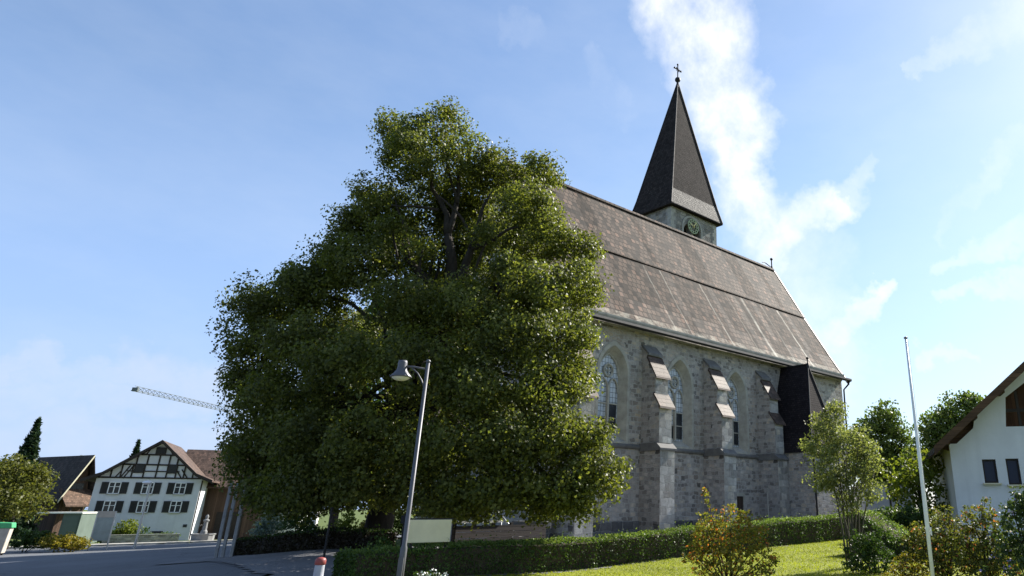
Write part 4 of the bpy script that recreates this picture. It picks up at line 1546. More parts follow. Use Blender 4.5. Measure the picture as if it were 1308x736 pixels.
for hl in (H1, H2):
    b = MB()
    xa, xb_, zb_, zt_ = hl[0][0], hl[1][0], hl[0][1], hl[2][1]
    for s_ in (xa + .03, xb_ - .03):
        b.box((s_, .10, (zb_ + zt_) / 2), (.06, .06, zt_ - zb_))
    for s_ in (zb_ + .03, zt_ - .03):
        b.box(((xa + xb_) / 2, .10, s_), (xb_ - xa - .12, .06, .06))
    wf = b.build('window', 'timber_dark', rh)
    b = MB()
    b.box(((xa + xb_) / 2, .13, (zb_ + zt_) / 2), (xb_ - xa, .02, zt_ - zb_))
    b.build('pane', 'blue_glass', wf)
    b = MB()
    b.box(((xa + xb_) / 2, -.06, zb_ - .03), (xb_ - xa + .16, .22, .05))
    b.build('sill', 'board_cream', wf)
b = MB()
b.plate([[(ol - .3, ob - .3), (orr + .5, ob - .3), (orr + .5, roofz(orr + .5) - .08), (ol - .3, roofz(ol - .3) - .08)]], 1.2)
b.build('balcony_back', 'balcony_wood', rh)
b = MB()
b.plate([[(xw0 + .2, za_ - .3), (ol - .1, za_ - .3), (ol - .1, roofz(ol - .1) - .05), (xw0 + .2 - .5, roofz(xw0 - .3) - .05)]], .26)
b.build('timber_cladding', 'soffit_wood', rh)
b = MB()
for j in range(5):
    b.box((ol + .55 + j * .55, .10, (ob + ot) / 2 + .1), (.10, .10, ot - ob + .3))
b.box(((ol + orr) / 2, .10, ob + .62), (orr - ol, .09, .12))
b.build('balcony_frame', 'timber_dark', rh)
b = MB()
for x0, x1 in ((lo[0], apx), (2 * apx - lo[0], apx)):
    b.prism([(x0, lo[1]), (x0, lo[1] - .20), (x1, apz - .20), (x1, apz)], -1.0, 9.6, axis='y')
rr_ = b.build('roof', 'barn_tiles', rh)
b = MB()
for x0, x1 in ((lo[0], apx), (2 * apx - lo[0], apx)):
    b.prism([(x0 + .02, lo[1] - .203), (x0 + .02, lo[1] - .25), (x1, apz - .25), (x1, apz - .203)], -.98, 9.5, axis='y')
b.build('soffit', 'soffit_wood', rr_)
b = MB()
for x0, x1 in ((lo[0], apx), (2 * apx - lo[0], apx)):
    b.prism([(x0, lo[1] + .04), (x0, lo[1] - .30), (x1, apz - .30), (x1, apz + .04)], -1.06, -1.003, axis='y')
b.build('verge_board', 'soffit_wood', rr_)
for j in range(3):
    b = MB()
    x = lo[0] + .55 + j * 1.1
    b.bar((x, .1, roofz(x) - .06), (x, -.95, roofz(x) - .06), .12, .14)
    b.build('purlin', 'soffit_wood', rr_)

# pale wall between the church and the house
q0, q1 = at(1092, 44), at(1166, 40)
gw = thing('garden_wall', 'tall pale rendered wall between the church and the white house', 'wall', q0, math.atan2(q1.y - q0.y, q1.x - q0.x))
L_ = (q1 - q0).length
b = MB()
b.box((L_ / 2, .12, .9), (L_, .25, 2.9))
b.build('panel', 'far_plaster', gw)
b = MB()
b.box((L_ / 2, .12, 2.40), (L_ + .1, .34, .08))
b.build('coping', 'moulding_stone', gw)
pp_ = at(1139, 38)
dp = thing('dark_post', 'thin dark post standing in front of the pale wall beside the church', 'post', pp_)
b = MB()
b.tube([(0, 0, -.2), (0, 0, 2.6)], .06, 8)
b.build('pole', 'dark_metal', dp)
b = MB()
b.lathe([(.10, 0), (.10, .04), (.03, .12)], (0, 0, 2.6), 8)
b.build('cap', 'dark_metal', dp)

# small bright house glimpsed past the barn
k0 = at(316, 88)
fh = thing('distant_house', 'small bright house with a brown roof glimpsed below the linden branches', 'house', k0, R(18))
b = MB()
b.box((2.8, 3, 1.9), (5.6, 6, 4.2))
b.prism([(0, 4.0), (5.6, 4.0), (2.8, 6.0)], .02, 5.98, axis='y')
b.build('wall', 'bright_plaster', fh)
b = MB()
for x0 in (-.5, 6.1):
    b.prism([(x0, 3.75), (x0, 3.6), (2.8, 6.1), (2.8, 6.25)], -.5, 6.5, axis='y')
b.build('roof', 'rust_tiles', fh)
for x in (1.4, 4.0):
    for z in (1.3, 3.0):
        b = MB()
        b.box((x, -.02, z), (.9, .06, 1.1))
        wf = b.build('window', 'white_paint', fh)
        b = MB()
        b.box((x - .2, -.055, z), (.36, .02, .95))
        b.box((x + .2, -.055, z), (.36, .02, .95))
        b.build('pane', 'dark_glass', wf)

# ------------------------------------------------------------------ crane beyond the linden
ctop = P(171, 499, 150)
Yb = 150.0
for i in range(40):
    Yb = 100 + i * 8
    if P(300, 527, Yb).z >= ctop.z:
        break
cend = P(300, 527, Yb)
jd = (cend - ctop)
jd.z = 0
jl = jd.length
jn = jd.normalized()
mast = ctop + jn * (jl + 26)
crane = thing('tower_crane', 'thin pale tower crane whose jib reaches out from behind the linden', 'crane', (mast.x, mast.y, gz(mast.x, mast.y)), math.atan2(jn.y, jn.x))
mz = ctop.z - crane.location.z
JL = jl + 26
b = MB()
hs = .6
nseg = 36
for k in range(nseg):
    xa, xb_ = -JL * (1 - k / nseg), -JL * (1 - (k + 1) / nseg)
    for y in (-hs, hs):
        b.bar((xa, y, mz), (xb_, y, mz), .09)
        b.bar((xa, y, mz), ((xa + xb_) / 2, 0, mz + 1.0), .07)
        b.bar(((xa + xb_) / 2, 0, mz + 1.0), (xb_, y, mz), .07)
    b.bar((xa, 0, mz + 1.0), (xb_, 0, mz + 1.0), .09)
    b.bar((xa, -hs, mz), (xb_, hs, mz), .10)
b.box((-JL + .4, 0, mz + .3), (.5, 1.2, .8))
b.build('jib', 'crane_steel', crane)
b = MB()
for k in range(8):
    b.bar((k * 1.8, -hs, mz), (k * 1.8 + 1.8, hs, mz), .12)
for y in (-hs, hs):
    b.bar((0, y, mz), (14, y, mz), .25)
b.box((13, 0, mz - 1.2), (2.4, 1.4, 3))
b.build('counter_jib', 'crane_steel', crane)
b = MB()
ns_ = int(mz / 2)
for k in range(ns_):
    za, zb_ = mz * k / ns_, mz * (k + 1) / ns_
    for x in (-1, 1):
        for y in (-1, 1):
            b.bar((x, y, za), (x, y, zb_), .2)
        b.bar((x, -1, za), (x, 1, zb_), .12)
    for y in (-1, 1):
        b.bar((-1, y, za), (1, y, zb_), .12)
b.build('mast', 'crane_steel', crane)
b = MB()
b.box((.2, 1.9, mz - 1.2), (1.6, 1.5, 2.2))
b.build('cab', 'white_paint', crane)

# ------------------------------------------------------------------ trees and shrubs of the surroundings
conifer('conifer', 'dark pointed conifer at the far left edge rising above the round tree', 12, 660, 534, 88, 30)
conifer('conifer', 'dark narrow conifer rising behind the left roof slope of the timbered house', 153, 660, 562, 100, 20)
broad_tree('round_tree', 'yellowish green round tree at the far left in front of the chalet', 'tree', 20, 52,
           [(18, 615, 0, 34, 30), (44, 618, .5, 20, 26), (-2, 604, 0, 24, 22), (26, 642, -1, 30, 20), (46, 608, 1, 16, 14), (4, 645, -.5, 28, 20)], 'olive_leaf', .22, 3.4, 14, .34, trunk_r=.2)
broad_tree('backyard_tree', 'loose green tree between the chalet and the timbered house', 'tree', 100, 110, [(99, 610, 0, 11, 26), (96, 595, 0, 8, 12), (104, 635, 0, 12, 16)], 'deep_leaf', .5, 2.5, 8, .5, trunk_r=.25)
broad_tree('tall_tree', 'tall green tree behind the multi-stemmed tree right of the church', 'tree', 1128, 66,
           [(1130, 535, 0, 22, 20), (1108, 556, 0, 22, 22), (1145, 560, 0, 22, 22), (1120, 590, 0, 34, 30), (1150, 600, 0, 24, 30), (1092, 570, 1, 14, 26), (1130, 620, 0, 36, 26)], 'far_leaf', .30, 3.8, 14, .40, trunk_r=.3)
broad_tree('tall_tree', 'tall green tree rising beside the roof edge of the white house', 'tree', 1215, 58,
           [(1222, 525, 0, 26, 22), (1245, 515, 0, 18, 14), (1200, 545, 0, 24, 20), (1225, 560, 0, 34, 26), (1190, 560, 0, 16, 18), (1265, 540, 1, 26, 24), (1180, 590, 0, 26, 30)], 'far_leaf', .28, 3.8, 14, .38, trunk_r=.3)
broad_tree('leafy_bush', 'big yellow green bush against the corner of the white house', 'bush', 1178, 31,
           [(1175, 590, 0, 30, 18), (1195, 606, 0, 26, 26), (1150, 602, 0, 24, 20), (1170, 625, -.4, 36, 26), (1200, 640, -.2, 24, 20), (1150, 632, 0, 22, 22)], 'yellow_leaf', .17, 4.0, 10, .22, trunk_r=.12)

# small multi-stemmed tree on the lawn
p0 = at(1086, 19)
mt = thing('multi_stemmed_tree', 'slim multi-stemmed tree with pale green leaves on the lawn', 'tree', p0)
L, b = [], MB()
k = 19 / 943
tops = [(1050, 545), (1065, 525), (1082, 540), (1098, 560), (1110, 575), (1040, 570), (1075, 570), (1058, 590), (1118, 600), (1092, 600)]
for i, (a, c) in enumerate(tops):
    q = P(a, c, 19 + RNG.uniform(-.4, .4)) - p0
    st = Vector(((i - 4.5) * .035, RNG.uniform(-.12, .12), -.1))
    md_ = Vector((st.x + q.x * .30, q.y * .4, q.z * .5))
    b.tube([st, (st.x + q.x * .12, q.y * .2, q.z * .25), md_, q], [.028, .024, .018, .006], 6)
    for t in (.55, .7, .85):
        tip = md_.lerp(q, (t - .5) * 2) + Vector((RNG.uniform(-.4, .4), RNG.uniform(-.4, .4), .35))
        b.tube([md_.lerp(q, (t - .5) * 2), tip], [.012, .004], 5)
b.build('stem', 'pale_bark', mt, True)
for (a, c, r, rz) in [(1050, 545, 17, 20), (1068, 528, 14, 16), (1040, 568, 16, 14), (1072, 560, 20, 22), (1100, 566, 15, 20), (1056, 585, 22, 20), (1112, 585, 13, 18), (1094, 598, 20, 22), (1070, 612, 20, 18), (1112, 625, 14, 14), (1085, 640, 16, 16), (1050, 615, 14, 14)]:
    q = P(a, c, 19 + RNG.uniform(-.25, .25)) - p0
    L.append((q.x, q.y, q.z, r * k, r * k * 1.3, rz * k))
pp, oo_ = lobe_points(L, 42, .11, 10, (.15, 1.1))
leaf_mesh('crown', pp, .085, 'grey_leaf', mt, .5, oo_, .3)


def shrub(name, label, cat, px, Y, lobes, mats, size, density=10, per=9, clump=.10, stems=9, flower=None, group=None):
    p0 = at(px, Y)
    t = thing(name, label, cat, p0, 0, group)
    L = []
    for (a, c, dy, r, rz) in lobes:
        q = P(a, c, Y + dy) - p0
        k = Y / 943.0
        L.append((q.x, q.y, max(q.z, .05), r * k, r * k, rz * k))
    pp, oo_ = lobe_points(L, density * 1.7, clump, int(per * 1.6), (.25, 1.08), -.02)
    leaf_mesh('foliage', pp, size, mats, t, .6, oo_, .45)
    if stems:
        b = MB()
        for i in range(stems):
            l = L[i % len(L)]
            b.tube([(RNG.uniform(-.1, .1), RNG.uniform(-.1, .1), -.1), (l[0] * .5, l[1] * .5, l[2] * .5), (l[0] + RNG.uniform(-.5, .5) * l[3], l[1], l[2] + l[5] * .7)], [.022, .016, .005], 5)
        b.build('stem', 'bark', t, True)
    if flower:
        mat, n, fs = flower
        d = pp[RNG.integers(0, len(pp), n)]
        o_ = oo_[RNG.integers(0, len(pp), n)]
        pts_ = np.repeat(d, 8, 0) + RNG.normal(size=(n * 8, 3)) * fs * .7
        leaf_mesh('blossom', pts_, fs, mat, t, .9)
    return t


sh = shrub('flowering_shrub', 'loose shrub turning orange in the middle of the lawn', 'shrub', 928, 17,
           [(905, 672, 0, 22, 18), (935, 664, 0, 24, 18), (960, 676, 0, 18, 16), (895, 690, 0, 18, 16), (925, 695, -.2, 34, 24), (965, 700, 0, 20, 16), (985, 716, 0, 12, 8), (900, 718, 0, 24, 20), (940, 722, -.2, 34, 22),
            (880, 712, 0, 8, 10), (972, 728, 0, 14, 8), (903, 640, 0, 4, 14), (899, 628, 0, 3, 6)], 'orange_shrub_leaf', .062, 24, 6, .055, 12)
shrub('round_shrub', 'clipped dark green bush at the foot of the multi-stemmed tree', 'shrub', 1113, 17.5, [(1112, 700, 0, 28, 26), (1100, 715, 0, 22, 22), (1125, 718, 0, 22, 22), (1112, 688, 0, 18, 14)], 'deep_leaf', .06, 26, 7, .05, 6)
shrub('low_shrub', 'low tawny green bush between the dark bush and the flagpole', 'shrub', 1160, 16.5, [(1160, 724, 0, 24, 14), (1145, 730, 0, 16, 12), (1176, 731, 0, 16, 12)], 'amber_leaf', .05, 26, 7, .05, 5)
shrub('rose_bush', 'tangled bush with reddish leaves just right of the flagpole', 'shrub', 1200, 16, [(1190, 690, 0, 30, 24), (1222, 678, 0, 24, 22), (1180, 715, 0, 30, 22), (1215, 715, -.3, 34, 26), (1172, 690, .3, 18, 20), (1205, 660, .2, 16, 14)], 'rose_leaf', .065, 20, 7, .07, 10)
shrub('rose_bush', 'tangled bush with reddish leaves below the windows of the white house', 'shrub', 1252, 15.5, [(1250, 670, 0, 26, 24), (1270, 690, 0, 28, 28), (1240, 702, 0, 30, 26), (1262, 725, -.2, 36, 24), (1256, 648, 0, 12, 12)], 'rose_leaf', .065, 20, 7, .07, 10)
shrub('lilac_bush', 'dark bush with pale violet blossom at the right edge', 'shrub', 1305, 14.5, [(1298, 650, 0, 18, 18), (1312, 640, 0, 18, 20), (1300, 680, 0, 26, 28), (1325, 690, 0, 30, 50), (1295, 715, 0, 34, 28)], 'lilac_leaf', .075, 18, 7, .07, 8, ('petal_violet', 26, .045))
shrub('boxwood', 'dark bush behind the rose bushes under the white wall', 'shrub', 1150, 27, [(1150, 662, 0, 20, 14), (1172, 664, 0, 24, 16), (1130, 660, 0, 12, 10)], 'deep_leaf', .10, 12, 8, .1, 4)

# shrubs across the road
shrub('yellow_shrub', 'low yellow tinged shrub beside the far road under the garage', 'shrub', 84, 46, [(86, 693, 0, 20, 9), (70, 692, .3, 16, 8), (98, 697, 0, 12, 7)], 'amber_leaf', .14, 9, 8, .14, 5)
shrub('green_shrub', 'low green shrub beside the far road at the left of the yellow one', 'shrub', 45, 47, [(48, 688, 0, 16, 9), (32, 690, 0, 14, 10), (58, 692, 0, 12, 8)], 'deep_leaf', .15, 8, 8, .14, 5)
shrub('garden_bush', 'bright round bush in front of the timbered house', 'bush', 164, 66, [(163, 676, 0, 12, 10), (158, 683, 0, 9, 7), (170, 683, 0, 8, 7)], 'yellow_leaf', .18, 7, 8, .2, 4)
shrub('garden_bush', 'dark bush to the left of the bright one by the timbered house', 'bush', 138, 66, [(137, 684, 0, 11, 9), (147, 687, 0, 8, 6)], 'deep_leaf', .18, 7, 8, .2, 4)
shrub('garden_bush', 'small dark bush to the right of the bright one by the timbered house', 'bush', 184, 66, [(184, 684, 0, 8, 7)], 'deep_leaf', .18, 7, 8, .2, 4)
shrub('garden_bush', 'wide low bush over the garden wall below the right windows', 'bush', 212, 66, [(207, 685, 0, 7, 5), (218, 686, 0, 7, 4)], 'hedge_leaf', .18, 7, 8, .2, 4)
shrub('silver_bush', 'silvery bush below the linden left of the trunk', 'bush', 345, 40, [(340, 672, 0, 13, 14), (352, 668, 0, 12, 16), (332, 680, 0, 10, 10)], 'silver_leaf', .15, 7, 8, .18, 4)
shrub('leafy_shrub', 'rounded green shrub lit behind the dark wall left of the trunk', 'shrub', 442, 36, [(441, 668, 0, 14, 14), (435, 678, 0, 10, 10)], 'yellow_leaf', .13, 9, 8, .14, 4)
shrub('leafy_shrub', 'dark green shrub behind the low wall beside the silvery bush', 'shrub', 382, 36, [(380, 670, 0, 18, 16), (395, 676, 0, 12, 12)], 'deep_leaf', .13, 9, 8, .14, 4)
shrub('leafy_shrub', 'yellow leaved shrub lit just left of the linden trunk', 'shrub', 468, 40, [(465, 674, 0, 10, 9), (474, 668, 0, 7, 10)], 'amber_leaf', .14, 9, 8, .14, 4)
shrub('leafy_shrub', 'yellow green shrub lit just right of the linden trunk', 'shrub', 503, 40, [(497, 668, 0, 8, 18), (510, 664, 0, 10, 16), (516, 676, 0, 9, 12)], 'yellow_leaf', .14, 9, 8, .14, 4)
shrub('white_flowering_plant', 'small plant with white flowers beside the lamp post foot', 'plant', 546, 15.2, [(534, 733, 0, 7, 4), (548, 735, 0, 9, 5), (560, 737, 0, 7, 4)], 'hedge_leaf', .05, 24, 7, .04, 4, ('petal_white', 12, .045))


# ------------------------------------------------------------------ hedges
def hedge(name, label, a, b_, wd, h0_, h1_, mat, top_mat, size, dens, group=None, arc=None):
    a, b_ = Vector(a), Vector(b_)
    d = b_ - a
    L_ = math.hypot(d.x, d.y)
    ang = math.atan2(d.y, d.x)
    root = thing(name, label, 'hedge', a, ang, group)
    n = max(6, int(L_ / .5))
    core = MB()
    pr = []
    for i in range(n + 1):
        t = i / n
        q = a.lerp(b_, t)
        zz = gz(q.x, q.y) - a.z
        hh = h0_ + (h1_ - h0_) * t if arc is None else arc(t)
        pr.append((L_ * t, zz, hh))
    for (x0, z0, e0), (x1, z1, e1) in zip(pr[:-1], pr[1:]):
        w2 = wd / 2 - .10
        core.add([(x0, -w2, z0 - .1), (x0, w2, z0 - .1), (x0, w2, z0 + e0 - .08), (x0, -w2, z0 + e0 - .08), (x1, -w2, z1 - .1), (x1, w2, z1 - .1), (x1, w2, z1 + e1 - .08), (x1, -w2, z1 + e1 - .08)],
                 [(0, 4, 7, 3), (1, 2, 6, 5), (3, 7, 6, 2), (0, 3, 2, 1), (4, 5, 6, 7)])
    core.build('branches', 'soil', root)
    m = int(L_ * dens)
    px_ = RNG.uniform(0, L_, m)
    zz = np.interp(px_, [p_[0] for p_ in pr], [p_[1] for p_ in pr])
    hh = np.interp(px_, [p_[0] for p_ in pr], [p_[2] for p_ in pr])
    rel = RNG.uniform(0, 1, m)
    f1 = h0_ / (2 * h0_ + wd)
    side = np.where(rel < f1, 0, np.where(rel < 2 * f1, 1, 2))
    lump = np.array([mnoise.noise(Vector((x * 1.7, s_ * 7.0, 0))) for x, s_ in zip(px_, side)]) * .10 + np.array([mnoise.noise(Vector((x * .45, s_ * 3.0, 4))) for x, s_ in zip(px_, side)]) * .10
    v = RNG.uniform(0, 1, m)
    dep = RNG.normal(0, .035, m) + lump
    y = np.where(side == 0, -wd / 2 - dep, np.where(side == 1, wd / 2 + dep, (v - .5) * wd))
    z = np.where(side == 2, hh + dep * .8 + np.abs(RNG.normal(0, .012, m)), v * hh)
    spr = (side == 2) & (RNG.uniform(0, 1, m) < .012)
    z = z + np.where(spr, RNG.uniform(.05, .22, m), 0)
    pts_ = np.stack([px_, y, zz + z], 1)
    # ends
    me_ = int(dens * wd)
    for xe in (0, L_):
        i_ = 0 if xe == 0 else -1
        pts_ = np.vstack([pts_, np.stack([xe + RNG.normal(0, .03, me_), RNG.uniform(-wd / 2, wd / 2, me_), pr[i_][1] + RNG.uniform(0, 1, me_) * pr[i_][2]], 1)])
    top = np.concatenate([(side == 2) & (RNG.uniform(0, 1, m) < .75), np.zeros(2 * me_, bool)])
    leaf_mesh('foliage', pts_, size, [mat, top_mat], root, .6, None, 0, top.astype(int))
    return root


hA, hB = wp_(-37.2, HQ), wp_(-14.4, HQ)
hC, hD = wp_(-14.2, HQ - .1), wp_(-7.3, HQ - .1)
for v_ in (hA, hB, hC, hD):
    v_.z = gz(v_.x, v_.y)
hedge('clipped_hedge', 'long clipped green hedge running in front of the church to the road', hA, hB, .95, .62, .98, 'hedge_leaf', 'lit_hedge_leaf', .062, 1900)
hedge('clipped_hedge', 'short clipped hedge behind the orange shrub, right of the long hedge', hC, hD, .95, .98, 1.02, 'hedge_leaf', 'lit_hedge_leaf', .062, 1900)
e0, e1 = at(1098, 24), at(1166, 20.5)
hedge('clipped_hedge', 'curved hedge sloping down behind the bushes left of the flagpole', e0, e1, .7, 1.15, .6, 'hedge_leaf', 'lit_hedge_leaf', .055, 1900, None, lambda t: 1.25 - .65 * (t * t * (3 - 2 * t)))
xx, yy = [], []
NG = 70000
gx, gy = RNG.uniform(-6, 9, NG), RNG.uniform(14, 33, NG)
qq = (gx - BASE.x) * NN.x + (gy - BASE.y) * NN.y
uu = (gx - BASE.x) * D1.x + (gy - BASE.y) * D1.y
ok = (qq > HQ + .45) & (gx > -6) & (uu > -37.5)
gx, gy = gx[ok], gy[ok]
gzv = gza(gx, gy) + .03
tag(leaf_mesh('grass_blades', np.stack([gx, gy, gzv], 1), .07, 'grass_blade', None, .22, np.array([[0, 0, .0]]) + np.zeros((len(gx), 3)), 0, None, -1.5), kind='stuff')

# ------------------------------------------------------------------ street furniture
LY = 15.2
lt, lbm = P(547, 463, LY), P(510, 736, LY)
lp0 = Vector((lt.x, lt.y, gz(lt.x, lt.y)))
lamp = thing('street_lamp', 'grey street lamp with a bell shaped shade standing in front of the linden', 'street lamp', lp0)
hT = lt.z - lp0.z
b = MB()
b.tube([(0, 0, -.2), (0, 0, .9), (0, 0, .95), (0, 0, hT)], [.066, .066, .048, .038], 12)
b.lathe([(.05, 0), (.055, .02), (.03, .06), (.0, .07)], (0, 0, hT), 10)
b.build('pole', 'lamp_metal', lamp, True)
b = MB()
b.tube([(0, 0, hT - .16), (-.30, 0, hT - .10), (-.50, 0, hT - .09)], .022, 8)
b.tube([(0, 0, hT - .62), (-.09, 0, hT - .40), (-.20, 0, hT - .24), (-.34, 0, hT - .12)], .014, 6)
b.build('arm', 'lamp_metal', lamp, True)
b = MB()
b.lathe([(.03, .26), (.085, .25), (.10, .20), (.095, .10), (.11, .04), (.16, -.03), (.225, -.10), (.225, -.125), (.20, -.12)], (-.56, 0, hT - .21), 18)
hd = b.build('lamp_shade', 'lamp_metal', lamp, True)
b = MB()
b.lathe([(.20, -.118), (.17, -.15), (.10, -.185), (.0, -.20)], (-.56, 0, hT - .21), 16)
b.build('diffuser', 'lamp_glass', hd, True)
b = MB()
b.box((0, -.07, .55), (.10, .025, .34))
b.build('service_door', 'lamp_metal', lamp)

ft = P(1157, 433, 14.2)
f0 = Vector((ft.x, ft.y, gz(ft.x, ft.y)))
fp = thing('flagpole', 'tall bare white metal flagpole on the lawn', 'flagpole', f0)
fh_ = ft.z - f0.z
b = MB()
b.tube([(0, 0, -.2), (0, 0, 1.4), (0, 0, fh_)], [.038, .037, .022], 12)
b.build('pole', 'white_paint', fp, True)
b = MB()
b.lathe([(.022, 0), (.042, .012), (.042, .03), (.012, .05)], (0, 0, fh_), 10)
b.build('cap', 'lamp_metal', fp)
b = MB()
b.tube([(.036, -.025, 1.0), (.03, -.025, fh_ - .05)], .004, 4)
b.box((.055, -.03, 1.05), (.02, .02, .14))
b.build('halyard', 'white_paint', fp)

# sign board seen from behind
s0, s1_ = at(524, 17.6), at(578, 18.2)
zt, zbm = P(552, 664, 17.9).z, P(552, 693, 17.9).z
sgn = thing('notice_board', 'blank cream notice board on posts behind the lamp post', 'sign', s0, math.atan2(s1_.y - s0.y, s1_.x - s0.x))
sl_ = (s1_ - s0).length
b = MB()
b.box((sl_ / 2, 0, (zt + zbm) / 2 - s0.z), (sl_, .05, zt - zbm))
b.build('board', 'board_cream', sgn, bevel=.006)
b = MB()
for x in (.12, sl_ - .06):
    b.box((x, .06, (zt - s0.z) / 2 - .1), (.06, .06, zt - s0.z + .2))
b.box((sl_ / 2, .05, zt - s0.z + .02), (sl_ + .08, .12, .03))
b.build('post', 'dark_metal', sgn)

# three grey posts by the low wall
for i, (pt, pb) in enumerate((((296, 617), (274, 708)), ((303.5, 619), (282, 708)), ((313, 626), (291.5, 709)))):
    Yp = 25.4 - i * .1
    tp_ = P(pt[0], pt[1], Yp)
    q = Vector((tp_.x, tp_.y, gz(tp_.x, tp_.y)))
    names = ['leftmost tall grey post by the end of the low wall', 'middle tall grey post of the three by the low wall', 'shortest grey post, next to the low wall end']
    t = thing('grey_post', names[i], 'post', q, R(20), 'grey posts at the end of the low wall')
    hh = tp_.z - q.z
    b = MB()
    b.box((0, 0, hh / 2 - .1), (.10, .10, hh + .2))
    b.build('pole', 'grey_post_wood', t, bevel=.01)
    b = MB()
    b.prism([(-.062, 0), (.062, 0), (.03, .05), (-.03, .05)], -.062, .062)
    cp = b.build('cap', 'galvanised', t)
    cp.location.z = hh - .002

# low dark hedge in front of the trunk
wa, wb = WALL_A.copy(), WALL_B.copy()
wa.z, wb.z = gz(wa.x, wa.y), gz(wb.x, wb.y)
hedge('clipped_hedge', 'low dark brownish hedge in front of the linden trunk, beside the grey posts', wa, wb, .7, .52, .48, 'copper_leaf', 'deep_leaf', .075, 1500)

# thin dark post in front of it
t = at(413, 19.5)
tpz = P(424, 650, 19.5).z
pst = thing('thin_post', 'thin dark post standing on the square left of the linden trunk', 'post', (P(424, 650, 19.5).x, 19.5, gz(P(424, 650, 19.5).x, 19.5)))
b = MB()
b.tube([(0, 0, -.2), (0, 0, tpz - pst.location.z)], .032, 8)
b.build('pole', 'dark_metal', pst)
b = MB()
b.lathe([(.04, -.02), (.045, .02), (.0, .05)], (0, 0, tpz - pst.location.z), 8)
b.build('cap', 'dark_metal', pst)

t = at(494, 19.2)
nt = thing('plant_tub', 'dark planter with a small plant on the square beside the linden trunk', 'planter', t)
b = MB()
b.lathe([(.13, -.05), (.17, .28), (.19, .30), (.17, .33), (.14, .31)], (0, 0, 0), 12)
b.build('tub', 'dark_metal', nt)
pp = RNG.normal(size=(260, 3)) * np.array([.12, .12, .10]) + np.array([0, 0, .45])
leaf_mesh('leaves', pp, .09, 'hedge_leaf', nt)

t = at(518, 19.8)
nt = thing('sign_post', 'slim dark post with a small plate beside the notice board', 'post', t)
b = MB()
b.tube([(0, 0, -.2), (0, 0, 1.15)], .03, 8)
b.build('pole', 'dark_metal', nt)
b = MB()
b.box((0, -.04, 1.0), (.16, .02, .2))
b.build('plate', 'dark_metal', nt)

# red and white bollard
t = at(420, 14.3)
bp = P(420, 712, t.y)
bh = P(420, 712, 14.3).z - t.z
bo = thing('bollard', 'short white bollard with a red top beside the end of the hedge', 'bollard', t)
b = MB()
b.lathe([(.13, -.1), (.13, .02), (.10, .05), (.085, bh - .15), (.085, bh - .13)], (0, 0, 0), 14)
b.build('shaft', 'bollard_white', bo, True)
b = MB()
b.lathe([(.088, bh - .13), (.098, bh - .12), (.098, bh - .05), (.08, bh - .015), (.04, bh), (.0, bh + .005)], (0, 0, 0), 14)
b.build('cap', 'bollard_red', bo, True)

# brown plank fence, steps and handrail at the foot of the church
f0, f1 = at(584, 22.0), at(698, 25.0)
pf = thing('plank_fence', 'dark brown plank fence with a pale rail behind the long hedge', 'fence', f0, math.atan2(f1.y - f0.y, f1.x - f0.x))
fl_ = math.hypot(f1.x - f0.x, f1.y - f0.y)
ftz = P(615, 668, 22.8).z - f0.z
b = MB()
for j in range(4):
    b.box((fl_ / 2, 0, .12 + j * (ftz - .1) / 4), (fl_, .04, (ftz - .1) / 4 - .012))
b.build('plank', 'fence_wood', pf)
b = MB()
for j in range(6):
    b.box((j * fl_ / 5, .06, ftz / 2 - .1), (.09, .09, ftz + .2))
b.build('post', 'fence_wood', pf)
b = MB()
b.box((fl_ * .24, 0, ftz + .03), (fl_ * .48, .12, .05))
b.build('rail', 'grey_post_wood', pf)

st0 = at(640, 27.0)
stp = thing('church_steps', 'grey stone steps leading up to the side of the church', 'steps', st0, math.pi / 2 - TH)
b = MB()
for j in range(5):
    b.box((j * .34, 0, .08 + j * .15), (.36, 2.0, .16 + j * .02))
b.build('tread', 'moulding_stone', stp, bevel=.01)
hz = lambda px, py: P(px, py, 25.2)
ha = hz(641, 660)
hr = thing('handrail', 'bent pale metal handrail above the plank fence', 'handrail', (ha.x, ha.y, gz(ha.x, ha.y)))
loc = lambda px, py: hz(px, py) - hr.location
b = MB()
b.tube([loc(632, 660), loc(641, 659), loc(648, 668), loc(655, 674), loc(655, 680)], .028, 8)
b.build('rail', 'galvanised', hr, True)
b = MB()
b.tube([loc(641, 659), (loc(641, 659).x, loc(641, 659).y, 0)], .022, 8)
b.tube([loc(655, 680), (loc(655, 680).x, loc(655, 680).y, 0)], .022, 8)
b.build('post', 'galvanised', hr, True)

u_, z_ = onwall(980, 623, 2.0)
mp = wp_(u_, 2.0)
mp.z = gz(mp.x, mp.y)
mk = thing('marker_post', 'thin pale post standing by the church wall below the dark annex roof', 'post', mp)
b = MB()
b.tube([(0, 0, -.1), (0, 0, z_ - mp.z)], .045, 8)
b.build('pole', 'galvanised', mk)
b = MB()
b.lathe([(.05, 0), (.06, .03), (.0, .07)], (0, 0, z_ - mp.z), 8)
b.build('cap', 'zinc', mk)

# across the road: lamp, info board, green topped stand, garden wall, fountain
q = at(180, 50)
ltp = P(193, 616, 50)
l2 = thing('street_lamp', 'thin distant street lamp in front of the timbered house', 'street lamp', (ltp.x, ltp.y, gz(ltp.x, ltp.y)))
hh = ltp.z - l2.location.z
b = MB()
b.tube([(0, 0, -.2), (0, 0, hh)], [.08, .05], 8)
b.build('pole', 'galvanised', l2)
b = MB()
b.lathe([(.05, .15), (.22, .1), (.30, 0), (.12, -.1)], (-.25, 0, hh - .05), 10)
b.tube([(0, 0, hh - .05), (-.25, 0, hh + .05)], .04, 6)
b.build('lamp_shade', 'white_paint', l2)

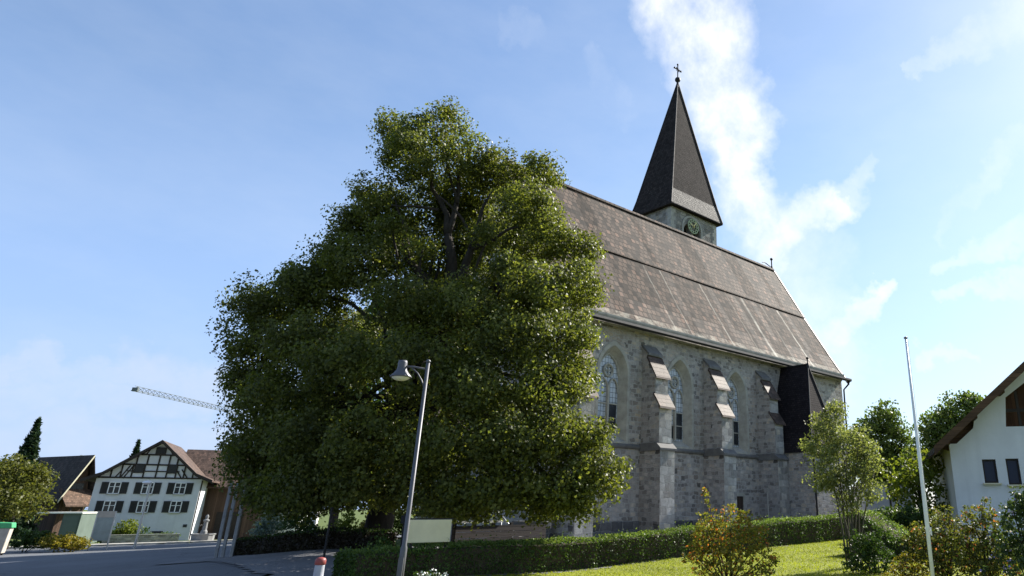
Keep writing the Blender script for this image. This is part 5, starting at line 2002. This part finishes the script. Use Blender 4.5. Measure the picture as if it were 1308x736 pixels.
i0 = at(124, 48)
ib = thing('information_board', 'pale information board between two posts before the timbered house', 'sign', i0, R(25))
iz = P(131, 653, 48).z - i0.z
b = MB()
b.box((.52, 0, iz * .55), (.86, .06, iz * .6))
b.build('panel', 'board_grey', ib)
b = MB()
b.box((.52, 0, iz * .92), (.90, .08, iz * .16))
b.build('header', 'bin_body', ib)
b = MB()
for x in (.05, 1.0):
    b.box((x, 0, iz / 2 - .1), (.07, .07, iz + .2))
b.build('post', 'galvanised', ib)

g0 = at(-4, 41)
gs = thing('recycling_bin', 'beige recycling bin with a bright green lid at the left edge', 'bin', g0, R(30))
gh = P(10, 668, 41).z - g0.z
b = MB()
b.prism([(0, .1), (.72, .1), (.78, gh - .28), (0, gh - .28)], 0, .7, axis='y')
b.build('body', 'bin_body', gs, bevel=.02)
b = MB()
b.prism([(-.05, gh - .28), (.86, gh - .28), (.80, gh), (.08, gh + .03)], -.05, .75, axis='y')
b.build('lid', 'bin_green', gs, bevel=.03)
b = MB()
for x in (.1, .62):
    for y in (.1, .6):
        b.box((x, y, .05), (.10, .10, .3))
b.build('leg', 'dark_metal', gs)

v0, v1 = at(140, 63), at(236, 66)
gwl = thing('garden_wall', 'low pale stone garden wall in front of the timbered house', 'wall', v0, math.atan2(v1.y - v0.y, v1.x - v0.x))
gl = math.hypot(v1.x - v0.x, v1.y - v0.y)
b = MB()
b.box((gl / 2, 0, .15), (gl, .3, .9))
b.build('stonework', 'pale_wall_stone', gwl)
b = MB()
b.box((gl / 2, 0, .63), (gl + .06, .38, .06))
b.build('coping', 'dressed_stone', gwl)

q = at(266, 62)
fo = thing('village_fountain', 'grey stone fountain with a round trough beside the dark barn', 'fountain', q)
b = MB()
b.lathe([(.8, -.2), (.84, .5), (.9, .55), (.9, .62), (.76, .62), (.72, .42), (.0, .40)], (0, 0, 0), 12)
b.build('trough', 'fountain_stone', fo)
b = MB()
b.lathe([(.26, .4), (.24, .8), (.17, .9), (.15, 1.5), (.22, 1.6), (.22, 1.68), (.10, 1.75), (.13, 1.95), (.05, 2.1)], (0, 0, 0), 10)
b.build('column', 'fountain_stone', fo)
b = MB()
b.tube([(-.05, -.1, 1.25), (-.1, -.45, 1.3), (-.1, -.55, 1.2)], .03, 6)
b.build('spout', 'dark_metal', fo)

q = at(403, 45)
wp1 = thing('white_pillar', 'slim white stone pillar among the shrubs behind the low wall', 'pillar', q)
zt = P(405, 655, 45).z - q.z
b = MB()
b.box((0, 0, zt / 2 - .1), (.38, .3, zt + .1))
b.build('shaft', 'bright_plaster', wp1, bevel=.03)
b = MB()
b.prism([(-.25, zt - .05), (.25, zt - .05), (0, zt + .25)], -.2, .2, axis='y')
b.build('cap', 'bright_plaster', wp1)
